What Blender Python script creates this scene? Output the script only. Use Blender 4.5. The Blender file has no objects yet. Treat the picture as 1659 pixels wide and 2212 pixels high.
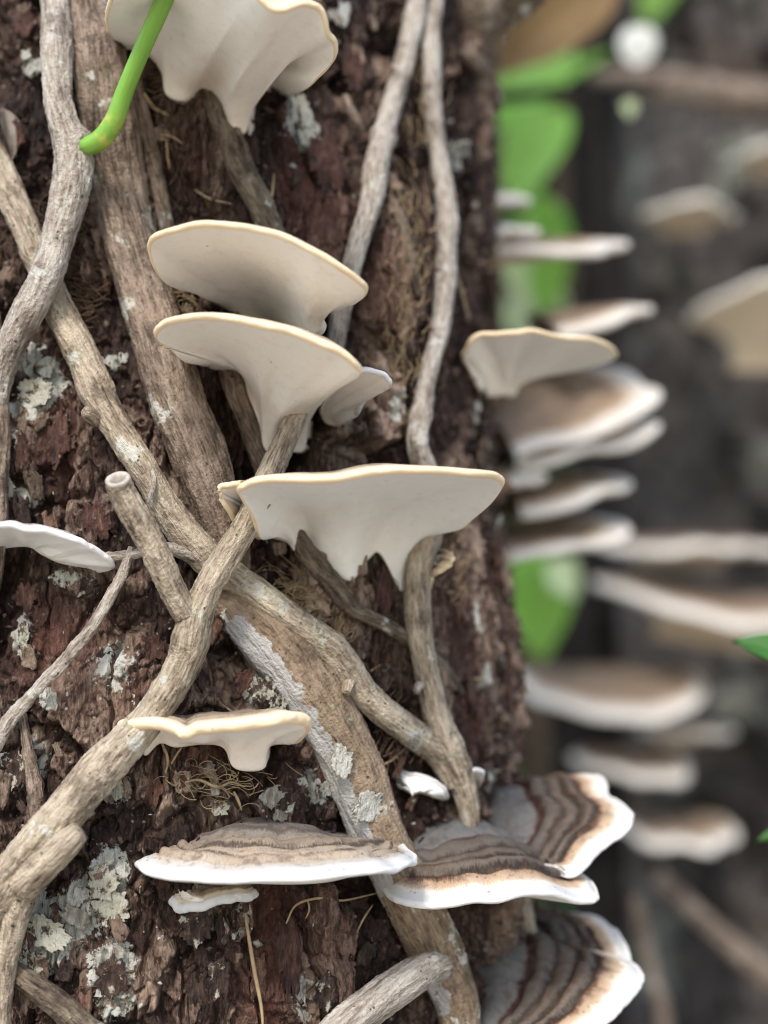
import bpy, math, random
import numpy as np
from mathutils import Vector, Matrix

random.seed(7)
RNG = np.random.default_rng(11)
scene = bpy.context.scene
COL = scene.collection
R = math.radians

# ------------------------------------------------------------------ camera
CAMZ, PITCH = 0.35, R(7.0)
FPX = 52.5 / 36.0 * 2212.0            # focal length in picture units (picture 1659 x 2212 units)
cam_d = bpy.data.cameras.new('camera')
cam_d.lens = 52.5; cam_d.sensor_width = 36.0; cam_d.sensor_fit = 'AUTO'
cam_d.clip_start = 0.02; cam_d.clip_end = 400.0
cam_d.dof.use_dof = True
cam_d.dof.focus_distance = 0.351
cam_d.dof.aperture_fstop = 5.2
cam_d.dof.aperture_blades = 0
cam = bpy.data.objects.new('camera', cam_d); COL.objects.link(cam)
cam.location = (0, 0, CAMZ)
cam.rotation_euler = (R(90) + PITCH, 0, 0)
scene.camera = cam

# ------------------------------------------------------------------ light
world = bpy.data.worlds.new('World'); scene.world = world; world.use_nodes = True
wn = world.node_tree.nodes; wl = world.node_tree.links
sky = wn.new('ShaderNodeTexSky'); sky.sky_type = 'NISHITA'; sky.sun_disc = False
SUN_EL, SUN_AZ = 44.0, 195.0          # azimuth clockwise from +Y: behind the camera
sky.sun_elevation = R(SUN_EL); sky.sun_rotation = R(SUN_AZ)
sky.air_density = 1.2; sky.dust_density = 2.0
wl.new(sky.outputs[0], wn['Background'].inputs[0]); wn['Background'].inputs[1].default_value = 0.135
sun_d = bpy.data.lights.new('sun', 'SUN'); sun_d.energy = 1.4; sun_d.angle = R(10); sun_d.color = (1.0, 0.955, 0.88)
sun = bpy.data.objects.new('sun', sun_d); COL.objects.link(sun)
sd = Vector((math.sin(R(SUN_AZ)) * math.cos(R(SUN_EL)), math.cos(R(SUN_AZ)) * math.cos(R(SUN_EL)), math.sin(R(SUN_EL))))
sun.rotation_euler = sd.to_track_quat('Z', 'Y').to_euler()
sun.location = (0, -1, 3)
vs = scene.view_settings
vs.view_transform = 'Standard'; vs.look = 'None'; vs.exposure = 1.08; vs.gamma = 1.0; vs.use_curve_mapping = False
scene.cycles.use_denoising = True
scene.cycles.filter_width = 1.1
scene.cycles.max_bounces = 4; scene.cycles.diffuse_bounces = 3; scene.cycles.glossy_bounces = 2
scene.cycles.sample_clamp_indirect = 6.0

# ------------------------------------------------------------------ numeric helpers
def _h(ix, iy, iz, seed):
    n = (ix.astype(np.uint32) * np.uint32(374761393) + iy.astype(np.uint32) * np.uint32(668265263)
         + iz.astype(np.uint32) * np.uint32(2147483647) + np.uint32((seed * 974711) & 0xffffffff))
    n = (n ^ (n >> np.uint32(13))) * np.uint32(1274126177)
    n = n ^ (n >> np.uint32(16)); n = n * np.uint32(2246822519); n = n ^ (n >> np.uint32(15))
    return n.astype(np.float32) / np.float32(4294967295.0)

def vn(x, y, z, seed=0):
    """value noise in -1..1"""
    x = np.asarray(x, np.float64); y = np.asarray(y, np.float64) + 0 * x; z = np.asarray(z, np.float64) + 0 * x
    ix, iy, iz = np.floor(x), np.floor(y), np.floor(z)
    fx, fy, fz = (x - ix), (y - iy), (z - iz)
    fx = fx * fx * (3 - 2 * fx); fy = fy * fy * (3 - 2 * fy); fz = fz * fz * (3 - 2 * fz)
    ix = ix.astype(np.int64); iy = iy.astype(np.int64); iz = iz.astype(np.int64)
    r = 0
    for a in (0, 1):
        wa = fx if a else 1 - fx
        for b in (0, 1):
            wb = fy if b else 1 - fy
            for c in (0, 1):
                r = r + wa * wb * (fz if c else 1 - fz) * _h(ix + a, iy + b, iz + c, seed)
    return r * 2 - 1

def fbm(x, y, z, o=3, seed=0, g=0.5):
    s = 0; a = 1.0; t = 0
    for k in range(o):
        f = 2.03 ** k
        s = s + a * vn(x * f + 17.3 * k, y * f - 9.1 * k, z * f + 3.7 * k, seed + k); t += a; a *= g
    return s / t

def worley(x, y, seed=0):
    """F1, F2 and cell randoms, plus the offset from the cell's point"""
    ix = np.floor(x).astype(np.int64); iy = np.floor(y).astype(np.int64)
    f1 = np.full(x.shape, 9.0); f2 = np.full(x.shape, 9.0)
    ra = np.zeros(x.shape); rb = np.zeros(x.shape); dx = np.zeros(x.shape); dy = np.zeros(x.shape)
    zz = np.zeros_like(ix)
    for a in (-1, 0, 1):
        for b in (-1, 0, 1):
            cx, cy = ix + a, iy + b
            px = cx + 0.1 + 0.8 * _h(cx, cy, zz, seed); py = cy + 0.1 + 0.8 * _h(cx, cy, zz, seed + 1)
            ex, ey = x - px, y - py
            d = np.sqrt(ex * ex + ey * ey)
            near = d < f1
            f2 = np.where(near, f1, np.minimum(f2, d))
            f1 = np.where(near, d, f1)
            ra = np.where(near, _h(cx, cy, zz, seed + 2), ra); rb = np.where(near, _h(cx, cy, zz, seed + 3), rb)
            dx = np.where(near, ex, dx); dy = np.where(near, ey, dy)
    return f1, f2, ra, rb, dx, dy

def sst(a, b, x):
    t = np.clip((x - a) / (b - a), 0, 1)
    return t * t * (3 - 2 * t)

def spline(pts, n):
    """Catmull-Rom through pts (k, dims), n samples, even in index"""
    p = np.asarray(pts, float)
    if len(p) == 2:
        t = np.linspace(0, 1, n)[:, None]
        return p[0] * (1 - t) + p[1] * t
    q = np.vstack([2 * p[0] - p[1], p, 2 * p[-1] - p[-2]])
    t = np.linspace(0, len(p) - 1, n); i = np.minimum(t.astype(int), len(p) - 2); f = (t - i)[:, None]
    a, b, c, d = q[i], q[i + 1], q[i + 2], q[i + 3]
    return 0.5 * (2 * b + (c - a) * f + (2 * a - 5 * b + 4 * c - d) * f ** 2 + (3 * b - a - 3 * c + d) * f ** 3)

def even(p, n):
    """resample a dense polyline evenly by length (first three columns)"""
    l = np.concatenate([[0], np.cumsum(np.linalg.norm(np.diff(p[:, :3], axis=0), axis=1))])
    s = np.linspace(0, l[-1], n)
    return np.stack([np.interp(s, l, p[:, k]) for k in range(p.shape[1])], 1), s

# ------------------------------------------------------------------ picture units -> space
CP, SP = math.cos(PITCH), math.sin(PITCH)
def at(u, v, depth):
    """the point seen at picture unit (u, v), depth metres along the viewing axis"""
    x = (u - 829.5) / FPX * depth; y = (1106.0 - v) / FPX * depth
    return np.array([x, CP * depth - SP * y, CAMZ + SP * depth + CP * y])

# ------------------------------------------------------------------ mesh helpers
def mesh_np(name, V, F, mat=None, attrs=None, smooth=True):
    me = bpy.data.meshes.new(name)
    V = np.ascontiguousarray(V, np.float32).reshape(-1, 3); F = np.ascontiguousarray(F, np.int32)
    k = F.shape[1]
    me.vertices.add(len(V)); me.vertices.foreach_set('co', V.ravel())
    me.loops.add(F.size); me.loops.foreach_set('vertex_index', F.ravel())
    me.polygons.add(len(F)); me.polygons.foreach_set('loop_start', np.arange(0, F.size, k, dtype=np.int32))
    me.update(calc_edges=True)
    if smooth: me.polygons.foreach_set('use_smooth', np.ones(len(F), bool))
    for an, av in (attrs or {}).items():
        av = np.ascontiguousarray(av, np.float32)
        if av.ndim == 2:
            me.attributes.new(an, 'FLOAT_VECTOR', 'POINT').data.foreach_set('vector', av.ravel())
        else:
            me.attributes.new(an, 'FLOAT', 'POINT').data.foreach_set('value', av.ravel())
    if mat: me.materials.append(mat)
    me.validate()
    return me

def grid_faces(n, m, wrap=False, flip=False):
    """n rows of m points"""
    i = np.arange(n - 1)[:, None]; j = np.arange(m if wrap else m - 1)[None, :]
    j2 = (j + 1) % m
    f = np.stack([i * m + j, i * m + j2, (i + 1) * m + j2, (i + 1) * m + j], -1).reshape(-1, 4)
    return f[:, ::-1] if flip else f

def link(name, me, parent=None, kind=None):
    o = bpy.data.objects.new(name, me); COL.objects.link(o)
    if kind: o['kind'] = kind
    return o

def tag(o, label, cat, group=None):
    o['label'] = label; o['category'] = cat
    if group: o['group'] = group
    return o

def thing(name, loc, label, cat, group=None):
    o = bpy.data.objects.new(name, None); COL.objects.link(o)
    o.location = Vector([float(c) for c in loc]); o.empty_display_size = 0.01
    return tag(o, label, cat, group)

# ------------------------------------------------------------------ materials
def new_mat(name):
    m = bpy.data.materials.new(name); m.use_nodes = True
    return m, m.node_tree.nodes, m.node_tree.links, m.node_tree.nodes['Principled BSDF']

def ramp(nodes, stops, interp='LINEAR'):
    r = nodes.new('ShaderNodeValToRGB'); cr = r.color_ramp; cr.interpolation = interp
    while len(cr.elements) < len(stops): cr.elements.new(0.5)
    for e, (p, c) in zip(cr.elements, stops):
        e.position = p; e.color = (*c, 1) if len(c) == 3 else c
    return r

def noise(nodes, links, vec, scale, detail=4, rough=0.55, dist=0.0):
    n = nodes.new('ShaderNodeTexNoise'); n.inputs['Scale'].default_value = scale
    n.inputs['Detail'].default_value = detail; n.inputs['Roughness'].default_value = rough; n.inputs['Distortion'].default_value = dist
    if vec is not None: links.new(vec, n.inputs['Vector'])
    return n

def mixc(nodes, links, fac, a, b, mode='MIX'):
    m = nodes.new('ShaderNodeMix'); m.data_type = 'RGBA'; m.blend_type = mode
    for sock, val in ((m.inputs[0], fac), (m.inputs[6], a), (m.inputs[7], b)):
        if hasattr(val, 'links'): links.new(val, sock)
        elif isinstance(val, (int, float)): sock.default_value = val
        else: sock.default_value = (*val, 1)
    return m.outputs[2]

def mth(nodes, links, op, a, b=None, c=None, clamp=False):
    m = nodes.new('ShaderNodeMath'); m.operation = op; m.use_clamp = clamp
    for i, val in enumerate((a, b, c)):
        if val is None: continue
        if hasattr(val, 'links'): links.new(val, m.inputs[i])
        else: m.inputs[i].default_value = val
    return m.outputs[0]

def attr(nodes, name):
    a = nodes.new('ShaderNodeAttribute'); a.attribute_name = name
    return a

def bump(nodes, links, bsdf, height, strength, dist):
    b = nodes.new('ShaderNodeBump'); b.inputs['Strength'].default_value = strength; b.inputs['Distance'].default_value = dist
    links.new(height, b.inputs['Height']); links.new(b.outputs[0], bsdf.inputs['Normal'])

def mapr(nodes, links, val, a, b, c=0.0, d=1.0):
    m = nodes.new('ShaderNodeMapRange'); m.interpolation_type = 'SMOOTHSTEP'
    links.new(val, m.inputs[0])
    m.inputs[1].default_value = a; m.inputs[2].default_value = b; m.inputs[3].default_value = c; m.inputs[4].default_value = d
    return m.outputs[0]

def stretch(nodes, links, vec, s):
    m = nodes.new('ShaderNodeMapping'); links.new(vec, m.inputs[0]); m.inputs['Scale'].default_value = s
    return m.outputs[0]

def bark_material(name, dark, mid, pale, red, lich, far=False):
    m, n, l, b = new_mat(name)
    pos = n.new('ShaderNodeNewGeometry').outputs['Position']
    cr = attr(n, 'cr').outputs['Fac']; rd = attr(n, 'red').outputs['Fac']; lc = attr(n, 'lich').outputs['Fac']
    fi = noise(n, l, stretch(n, l, pos, (1, 1, 0.30)), 900, 3, 0.65).outputs['Fac']
    big = noise(n, l, stretch(n, l, pos, (1, 1, 0.5)), 95, 4, 0.62).outputs['Fac']
    mixv = mth(n, l, 'ADD', mth(n, l, 'MULTIPLY', fi, 0.50), mth(n, l, 'MULTIPLY', big, 0.34))
    mixv = mth(n, l, 'ADD', mixv, mth(n, l, 'MULTIPLY', cr, 0.30))
    col = ramp(n, [(0.43, dark), (0.59, mid), (0.71, tuple(0.5 * (a + c) for a, c in zip(mid, pale))), (0.83, pale)])
    l.new(mixv, col.inputs[0])
    c = mixc(n, l, mth(n, l, 'MULTIPLY', rd, 0.85), col.outputs[0],
             mixc(n, l, mapr(n, l, fi, 0.35, 0.7), red, tuple(min(1, k * 1.9) for k in red)))
    # crusty lichen with its own ragged outline
    ln = noise(n, l, pos, 420, 4, 0.7).outputs['Fac']
    lm = mapr(n, l, mth(n, l, 'ADD', lc, mth(n, l, 'MULTIPLY', mth(n, l, 'SUBTRACT', ln, 0.5), 1.5)), 0.5, 0.62)
    lcol = mixc(n, l, noise(n, l, pos, 170, 3).outputs['Fac'], lich, (lich[0] * 0.62, lich[1] * 0.58, lich[2] * 0.46))
    c = mixc(n, l, lm, c, lcol)
    # tiny pale and dark specks
    vo = n.new('ShaderNodeTexVoronoi'); vo.inputs['Scale'].default_value = 330; l.new(pos, vo.inputs['Vector'])
    sp = mth(n, l, 'MULTIPLY', mapr(n, l, vo.outputs['Distance'], 0.10, 0.16, 1, 0), mapr(n, l, noise(n, l, pos, 60, 2).outputs['Fac'], 0.52, 0.6))
    c = mixc(n, l, mth(n, l, 'MULTIPLY', sp, 0.5), c, (0.5, 0.47, 0.42))
    l.new(c, b.inputs['Base Color'])
    l.new(mapr(n, l, fi, 0.3, 0.7, 0.95, 0.62), b.inputs['Roughness'])
    b.inputs['Specular IOR Level'].default_value = 0.35
    if not far:
        hh = mth(n, l, 'ADD', fi, mth(n, l, 'MULTIPLY', ln, 0.6))
        bump(n, l, b, hh, 1.0, 0.0013)
    return m

BARK = bark_material('bark', (0.010, 0.0055, 0.0045), (0.050, 0.026, 0.019), (0.33, 0.24, 0.18), (0.055, 0.021, 0.014), (0.50, 0.51, 0.49))
BARK2 = bark_material('bark_grey', (0.022, 0.019, 0.018), (0.056, 0.048, 0.044), (0.13, 0.117, 0.108), (0.045, 0.030, 0.025), (0.19, 0.20, 0.19), True)

def vine_material(name, pale, mid, dark, green=0.2, crust=None, grain=1.0):
    m, n, l, b = new_mat(name)
    uv = attr(n, 'wrap').outputs['Vector']
    st = noise(n, l, stretch(n, l, uv, (1, 1, 0.20)), 1250 * grain, 3, 0.65).outputs['Fac']
    big = noise(n, l, stretch(n, l, uv, (1, 1, 0.40)), 150, 4, 0.68).outputs['Fac']
    v = mth(n, l, 'ADD', mth(n, l, 'MULTIPLY', st, 0.48), mth(n, l, 'MULTIPLY', big, 0.52))
    col = ramp(n, [(0.34, dark), (0.45, mid), (0.55, pale), (0.70, tuple(min(1, k * 1.4) for k in pale))]); l.new(v, col.inputs[0])
    md = noise(n, l, uv, 85, 4, 0.72)
    g = mapr(n, l, md.outputs['Fac'], 0.50, 0.66)
    c = mixc(n, l, mth(n, l, 'MULTIPLY', g, green), col.outputs[0], (0.32, 0.35, 0.2))
    sep = n.new('ShaderNodeSeparateColor'); l.new(md.outputs['Color'], sep.inputs[0])
    w = mapr(n, l, sep.outputs[0], 0.58, 0.63)
    c = mixc(n, l, mth(n, l, 'MULTIPLY', w, 0.6), c, (0.56, 0.55, 0.53))
    vo = n.new('ShaderNodeTexVoronoi'); vo.inputs['Scale'].default_value = 620; l.new(uv, vo.inputs['Vector'])
    vs_ = n.new('ShaderNodeSeparateColor'); l.new(vo.outputs['Color'], vs_.inputs[0])
    sp = mth(n, l, 'MULTIPLY', mth(n, l, 'LESS_THAN', vo.outputs['Distance'], mth(n, l, 'MULTIPLY', vs_.outputs[0], 0.24)), mapr(n, l, sep.outputs[1], 0.46, 0.56))
    c = mixc(n, l, mth(n, l, 'MULTIPLY', sp, 0.8), c, (0.02, 0.016, 0.012))
    d2 = mapr(n, l, sep.outputs[2], 0.56, 0.64)
    c = mixc(n, l, mth(n, l, 'MULTIPLY', d2, 0.5), c, dark)
    if crust:
        cm = attr(n, 'crust').outputs['Fac']
        cn = noise(n, l, uv, 170, 4, 0.72).outputs['Fac']
        k = mapr(n, l, mth(n, l, 'ADD', cm, mth(n, l, 'MULTIPLY', mth(n, l, 'SUBTRACT', cn, 0.5), 2.2)), 0.44, 0.58)
        c = mixc(n, l, k, c, mixc(n, l, noise(n, l, uv, 90, 4).outputs['Fac'], crust, tuple(x * 0.6 for x in crust)))
    l.new(c, b.inputs['Base Color']); b.inputs['Roughness'].default_value = 0.78
    b.inputs['Specular IOR Level'].default_value = 0.3
    bump(n, l, b, mth(n, l, 'ADD', st, mth(n, l, 'MULTIPLY', noise(n, l, uv, 1300, 2).outputs['Fac'], 0.6)), 1.0, 0.0010)
    return m

V_GREY = vine_material('vine_grey', (0.43, 0.39, 0.345), (0.27, 0.225, 0.185), (0.07, 0.05, 0.038), 0.12)
V_TAN = vine_material('vine_tan', (0.44, 0.37, 0.285), (0.26, 0.205, 0.15), (0.06, 0.043, 0.03), 0.35)
V_BROWN = vine_material('vine_brown', (0.27, 0.205, 0.16), (0.13, 0.094, 0.07), (0.03, 0.021, 0.016), 0.2)
V_DARK = vine_material('vine_dark', (0.19, 0.15, 0.11), (0.095, 0.07, 0.05), (0.022, 0.016, 0.012), 0.2)
V_ROOT = vine_material('root_crusted', (0.27, 0.20, 0.14), (0.17, 0.12, 0.08), (0.05, 0.034, 0.025), 0.2, crust=(0.50, 0.485, 0.47))

def zone_material(name, stops, soft=0.0):
    """upper surface of a bracket: growth rings along the ring attribute"""
    m, n, l, b = new_mat(name)
    t = attr(n, 'ring').outputs['Fac']; pos = n.new('ShaderNodeNewGeometry').outputs['Position']
    sc = attr(n, 'fan').outputs['Vector']
    wob = mth(n, l, 'MULTIPLY', mth(n, l, 'SUBTRACT', noise(n, l, pos, 230, 4, 0.68).outputs['Fac'], 0.5), 0.10)
    fine = mth(n, l, 'MULTIPLY', mth(n, l, 'SUBTRACT', noise(n, l, sc, 9, 3, 0.7).outputs['Fac'], 0.5), 0.10)
    f = mth(n, l, 'ADD', mth(n, l, 'ADD', t, wob), fine)
    col = ramp(n, stops); l.new(f, col.inputs[0])
    hair = noise(n, l, sc, 26, 3, 0.7).outputs['Fac']
    c = mixc(n, l, mapr(n, l, t, 0.80, 0.95, 0.8, 0.12), col.outputs[0], mixc(n, l, mapr(n, l, hair, 0.35, 0.68), (0.45, 0.42, 0.40), (1.0, 1.0, 1.0)), 'MULTIPLY')
    vo = n.new('ShaderNodeTexVoronoi'); vo.inputs['Scale'].default_value = 430; l.new(pos, vo.inputs['Vector'])
    sp = mth(n, l, 'MULTIPLY', mapr(n, l, vo.outputs['Distance'], 0.10, 0.2, 1, 0), mapr(n, l, noise(n, l, pos, 90, 2).outputs['Fac'], 0.5, 0.6))
    c = mixc(n, l, mth(n, l, 'MULTIPLY', sp, 0.6), c, (0.06, 0.045, 0.035))
    mt = noise(n, l, pos, 340, 4, 0.7).outputs['Fac']
    c = mixc(n, l, mth(n, l, 'MULTIPLY', mapr(n, l, mt, 0.50, 0.64), mapr(n, l, t, 0.84, 0.94, 0.55, 0.04)), c, (0.07, 0.052, 0.042))
    l.new(c, b.inputs['Base Color']); b.inputs['Roughness'].default_value = 0.75
    b.inputs['Specular IOR Level'].default_value = 0.3
    bump(n, l, b, mth(n, l, 'ADD', hair, noise(n, l, pos, 1600, 3).outputs['Fac']), 0.5, 0.0004)
    return m

WHITE = (0.60, 0.60, 0.60)
CAP_ZONED = zone_material('cap_zoned', [
    (0.0, (0.1447, 0.1415, 0.1352)), (0.30, (0.1635, 0.1635, 0.1635)), (0.375, (0.195, 0.1887, 0.1824)), (0.395, (0.0555, 0.0163, 0.0111)), (0.435, (0.0407, 0.0178, 0.0148)),
    (0.455, (0.1195, 0.0977, 0.0829)), (0.52, (0.1547, 0.1335, 0.1154)), (0.555, (0.0351, 0.0222, 0.0166)), (0.585, (0.1336, 0.0944, 0.071)), (0.64, (0.1757, 0.1465, 0.1214)),
    (0.675, (0.0197, 0.0117, 0.0094)), (0.70, (0.0984, 0.0554, 0.0355)), (0.745, (0.1898, 0.153, 0.1243)), (0.78, (0.0182, 0.0111, 0.0089)), (0.81, (0.1406, 0.0716, 0.0414)),
    (0.835, (0.48, 0.33, 0.22)), (0.89, (0.6, 0.45, 0.32)), (0.925, (0.76, 0.7, 0.61)), (0.96, WHITE)])
CAP_PALE = zone_material('cap_pale', [
    (0.0, (0.24, 0.21, 0.18)), (0.22, (0.30, 0.27, 0.24)), (0.30, (0.12, 0.09, 0.075)), (0.34, (0.28, 0.25, 0.22)), (0.46, (0.30, 0.23, 0.17)), (0.53, (0.33, 0.27, 0.21)), (0.555, (0.05, 0.034, 0.026)),
    (0.585, (0.42, 0.34, 0.26)), (0.65, (0.50, 0.41, 0.32)), (0.675, (0.06, 0.042, 0.032)), (0.70, (0.40, 0.31, 0.23)), (0.77, (0.50, 0.41, 0.32)), (0.85, (0.60, 0.54, 0.47)), (0.93, WHITE)])
CAP_CREAM = zone_material('cap_cream', [
    (0.0, (0.24, 0.19, 0.15)), (0.5, (0.36, 0.29, 0.22)), (0.7, (0.26, 0.19, 0.14)), (0.8, (0.52, 0.42, 0.31)), (0.9, (0.70, 0.56, 0.40)), (1.0, (0.76, 0.64, 0.48))])
CAP_GREY = zone_material('cap_grey', [
    (0.0, (0.3, 0.28, 0.27)), (0.5, (0.40, 0.38, 0.37)), (0.8, (0.62, 0.60, 0.58)), (1.0, (0.8, 0.79, 0.77))])
CAP_FAR = zone_material('cap_far', [
    (0.0, (0.20, 0.155, 0.115)), (0.4, (0.34, 0.26, 0.19)), (0.55, (0.22, 0.155, 0.11)), (0.64, (0.40, 0.30, 0.21)), (0.74, (0.30, 0.21, 0.14)),
    (0.82, (0.55, 0.42, 0.30)), (0.90, (0.70, 0.62, 0.53)), (1.0, WHITE)])

def flesh(name, col, stain, stain_amt, pores=True, sss=0.0):
    m, n, l, b = new_mat(name)
    pos = n.new('ShaderNodeNewGeometry').outputs['Position']; t = attr(n, 'ring').outputs['Fac']
    st = mapr(n, l, mth(n, l, 'ADD', t, mth(n, l, 'MULTIPLY', mth(n, l, 'SUBTRACT', noise(n, l, pos, 55, 4, 0.6).outputs['Fac'], 0.5), 1.6)), 0.35, 1.15)
    c = mixc(n, l, mth(n, l, 'MULTIPLY', st, stain_amt), col, stain)
    fn = noise(n, l, pos, 320, 3, 0.65).outputs['Fac']
    c = mixc(n, l, mth(n, l, 'MULTIPLY', mapr(n, l, fn, 0.5, 0.75), 0.18), c, tuple(k * 0.75 for k in stain))
    vo = n.new('ShaderNodeTexVoronoi'); vo.inputs['Scale'].default_value = 190; l.new(pos, vo.inputs['Vector'])
    sp = mth(n, l, 'MULTIPLY', mapr(n, l, vo.outputs['Distance'], 0.035, 0.07, 1, 0), mapr(n, l, noise(n, l, pos, 70, 2).outputs['Fac'], 0.52, 0.58))
    c = mixc(n, l, mth(n, l, 'MULTIPLY', sp, 0.7), c, (0.16, 0.11, 0.07))
    l.new(c, b.inputs['Base Color']); b.inputs['Roughness'].default_value = 0.7
    b.inputs['Specular IOR Level'].default_value = 0.25
    b.inputs['Subsurface Weight'].default_value = sss; b.inputs['Subsurface Radius'].default_value = (1.0, 0.7, 0.45); b.inputs['Subsurface Scale'].default_value = 0.0018
    if pores:
        pv = n.new('ShaderNodeTexVoronoi'); pv.inputs['Scale'].default_value = 2600; l.new(pos, pv.inputs['Vector'])
        hh = mth(n, l, 'ADD', mth(n, l, 'MULTIPLY', pv.outputs['Distance'], 0.5), fn)
    else:
        hh = mth(n, l, 'ADD', fn, mth(n, l, 'MULTIPLY', noise(n, l, pos, 1400, 3).outputs['Fac'], 0.5))
    bump(n, l, b, hh, 0.35, 0.0004)
    return m

PORE = flesh('pore_cream', (0.87, 0.84, 0.78), (0.70, 0.57, 0.44), 0.6)
PORE_GREY = flesh('pore_grey', (0.82, 0.82, 0.80), (0.74, 0.67, 0.54), 0.45)
PORE_FAR = flesh('pore_far', (0.68, 0.58, 0.44), (0.48, 0.36, 0.24), 0.6, sss=0.0)
RIM_CREAM = flesh('rim_cream', (0.78, 0.63, 0.43), (0.72, 0.52, 0.31), 0.6, False)
RIM_WHITE = flesh('rim_white', (0.62, 0.62, 0.625), (0.66, 0.57, 0.42), 0.30, False)
RIM_FAR = flesh('rim_far', (0.76, 0.72, 0.66), (0.68, 0.52, 0.36), 0.5, False)
RIM_GREY = flesh('rim_grey', (0.72, 0.72, 0.73), (0.60, 0.55, 0.48), 0.3, False)

OLD = flesh('old_flesh', (0.46, 0.38, 0.31), (0.30, 0.13, 0.07), 0.9, False)

def plain(name, c1, c2, scale, rough=0.6, spec=0.4, trans=0.0, bumpd=0.0003, sub=0.0):
    m, n, l, b = new_mat(name)
    pos = n.new('ShaderNodeNewGeometry').outputs['Position']
    f = noise(n, l, pos, scale, 5, 0.6).outputs['Fac']
    l.new(mixc(n, l, mapr(n, l, f, 0.3, 0.7), c1, c2), b.inputs['Base Color'])
    b.inputs['Roughness'].default_value = rough; b.inputs['Specular IOR Level'].default_value = spec
    b.inputs['Subsurface Weight'].default_value = sub; b.inputs['Subsurface Scale'].default_value = 0.002
    if bumpd: bump(n, l, b, f, 0.5, bumpd)
    if trans:
        tr = n.new('ShaderNodeBsdfTranslucent'); tr.inputs[0].default_value = (*[min(1, k * 1.6) for k in c1], 1)
        mx = n.new('ShaderNodeMixShader'); mx.inputs[0].default_value = trans
        out = n['Material Output']; l.new(b.outputs[0], mx.inputs[1]); l.new(tr.outputs[0], mx.inputs[2]); l.new(mx.outputs[0], out.inputs[0])
    return m

LEAF_G = plain('leaf_green', (0.26, 0.50, 0.09), (0.40, 0.62, 0.20), 25, 0.5, 0.3, 0.5, 0)
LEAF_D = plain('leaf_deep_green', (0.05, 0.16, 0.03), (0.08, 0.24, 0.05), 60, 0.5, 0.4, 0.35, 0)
LEAF_Y = plain('leaf_ochre', (0.30, 0.20, 0.09), (0.22, 0.14, 0.07), 30, 0.6, 0.3, 0.3, 0)
LEAF_P = plain('leaf_light_spot', (0.55, 0.66, 0.40), (0.66, 0.72, 0.52), 40, 0.4, 0.5, 0.4, 0)  # pale leaves as blurred light spots, their brightness put into the colour
SHADE_BARK = plain('black_bark_and_shade', (0.014, 0.012, 0.012), (0.03, 0.026, 0.026), 60, 0.9, 0.1, 0, 0)  # black bark of stem and twig; on the gap column it paints shade
BARKFAR2 = plain('dark_backing_bark', (0.035, 0.027, 0.022), (0.075, 0.06, 0.048), 40, 0.95, 0.1, 0, 0)  # dark brown of the tree added behind the gap
DEADLEAF = plain('leaf_grey', (0.30, 0.26, 0.22), (0.20, 0.16, 0.13), 200, 0.8, 0.2)
HIGHLIGHT_W = plain('highlight_white', (0.86, 0.88, 0.84), (0.88, 0.90, 0.86), 40, 0.3, 0.6, 0.3, 0)  # white of the round disc: a blurred highlight put into the colour
DRY = plain('dry_fibre', (0.24, 0.17, 0.10), (0.36, 0.27, 0.16), 300, 0.85, 0.2)
DRYD = plain('dark_fibre', (0.07, 0.045, 0.03), (0.14, 0.09, 0.06), 300, 0.9, 0.2)
SOIL = plain('forest_soil', (0.32, 0.28, 0.23), (0.48, 0.43, 0.36), 25, 0.95, 0.1, 0, 0.01)

# ------------------------------------------------------------------ the main trunk
AX, AY = -0.063, 0.462
def trunk_R(z):
    return 0.1 + (0.40 - z) * 0.055 + 0.05 * np.exp(-np.maximum(z, 0) / 0.06)
def trunk_base(th, z):
    r = trunk_R(z); x, y = np.cos(th) * 0.1, np.sin(th) * 0.1
    return r + 0.0045 * vn(x * 28, y * 28, z * 15, 3) + 0.002 * vn(x * 70, y * 70, z * 30, 5)

def trunk_depth(u, v):
    """viewing depth of the trunk's smooth surface under picture unit (u, v)"""
    d = np.linspace(0.28, 0.50, 441)
    x = (u - 829.5) / FPX * d; y = (1106.0 - v) / FPX * d
    X, Y, Z = x, CP * d - SP * y, CAMZ + SP * d + CP * y
    g = np.hypot(X - AX, Y - AY) - trunk_base(np.arctan2(Y - AY, X - AX), Z)
    k = np.nonzero(g < 0)[0]
    if len(k): return d[k[0]]
    return d[np.argmin(g)]

def trunk_polar(u, v):
    p = at(u, v, trunk_depth(u, v))
    return math.atan2(p[1] - AY, p[0] - AX), p[2]

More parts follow.
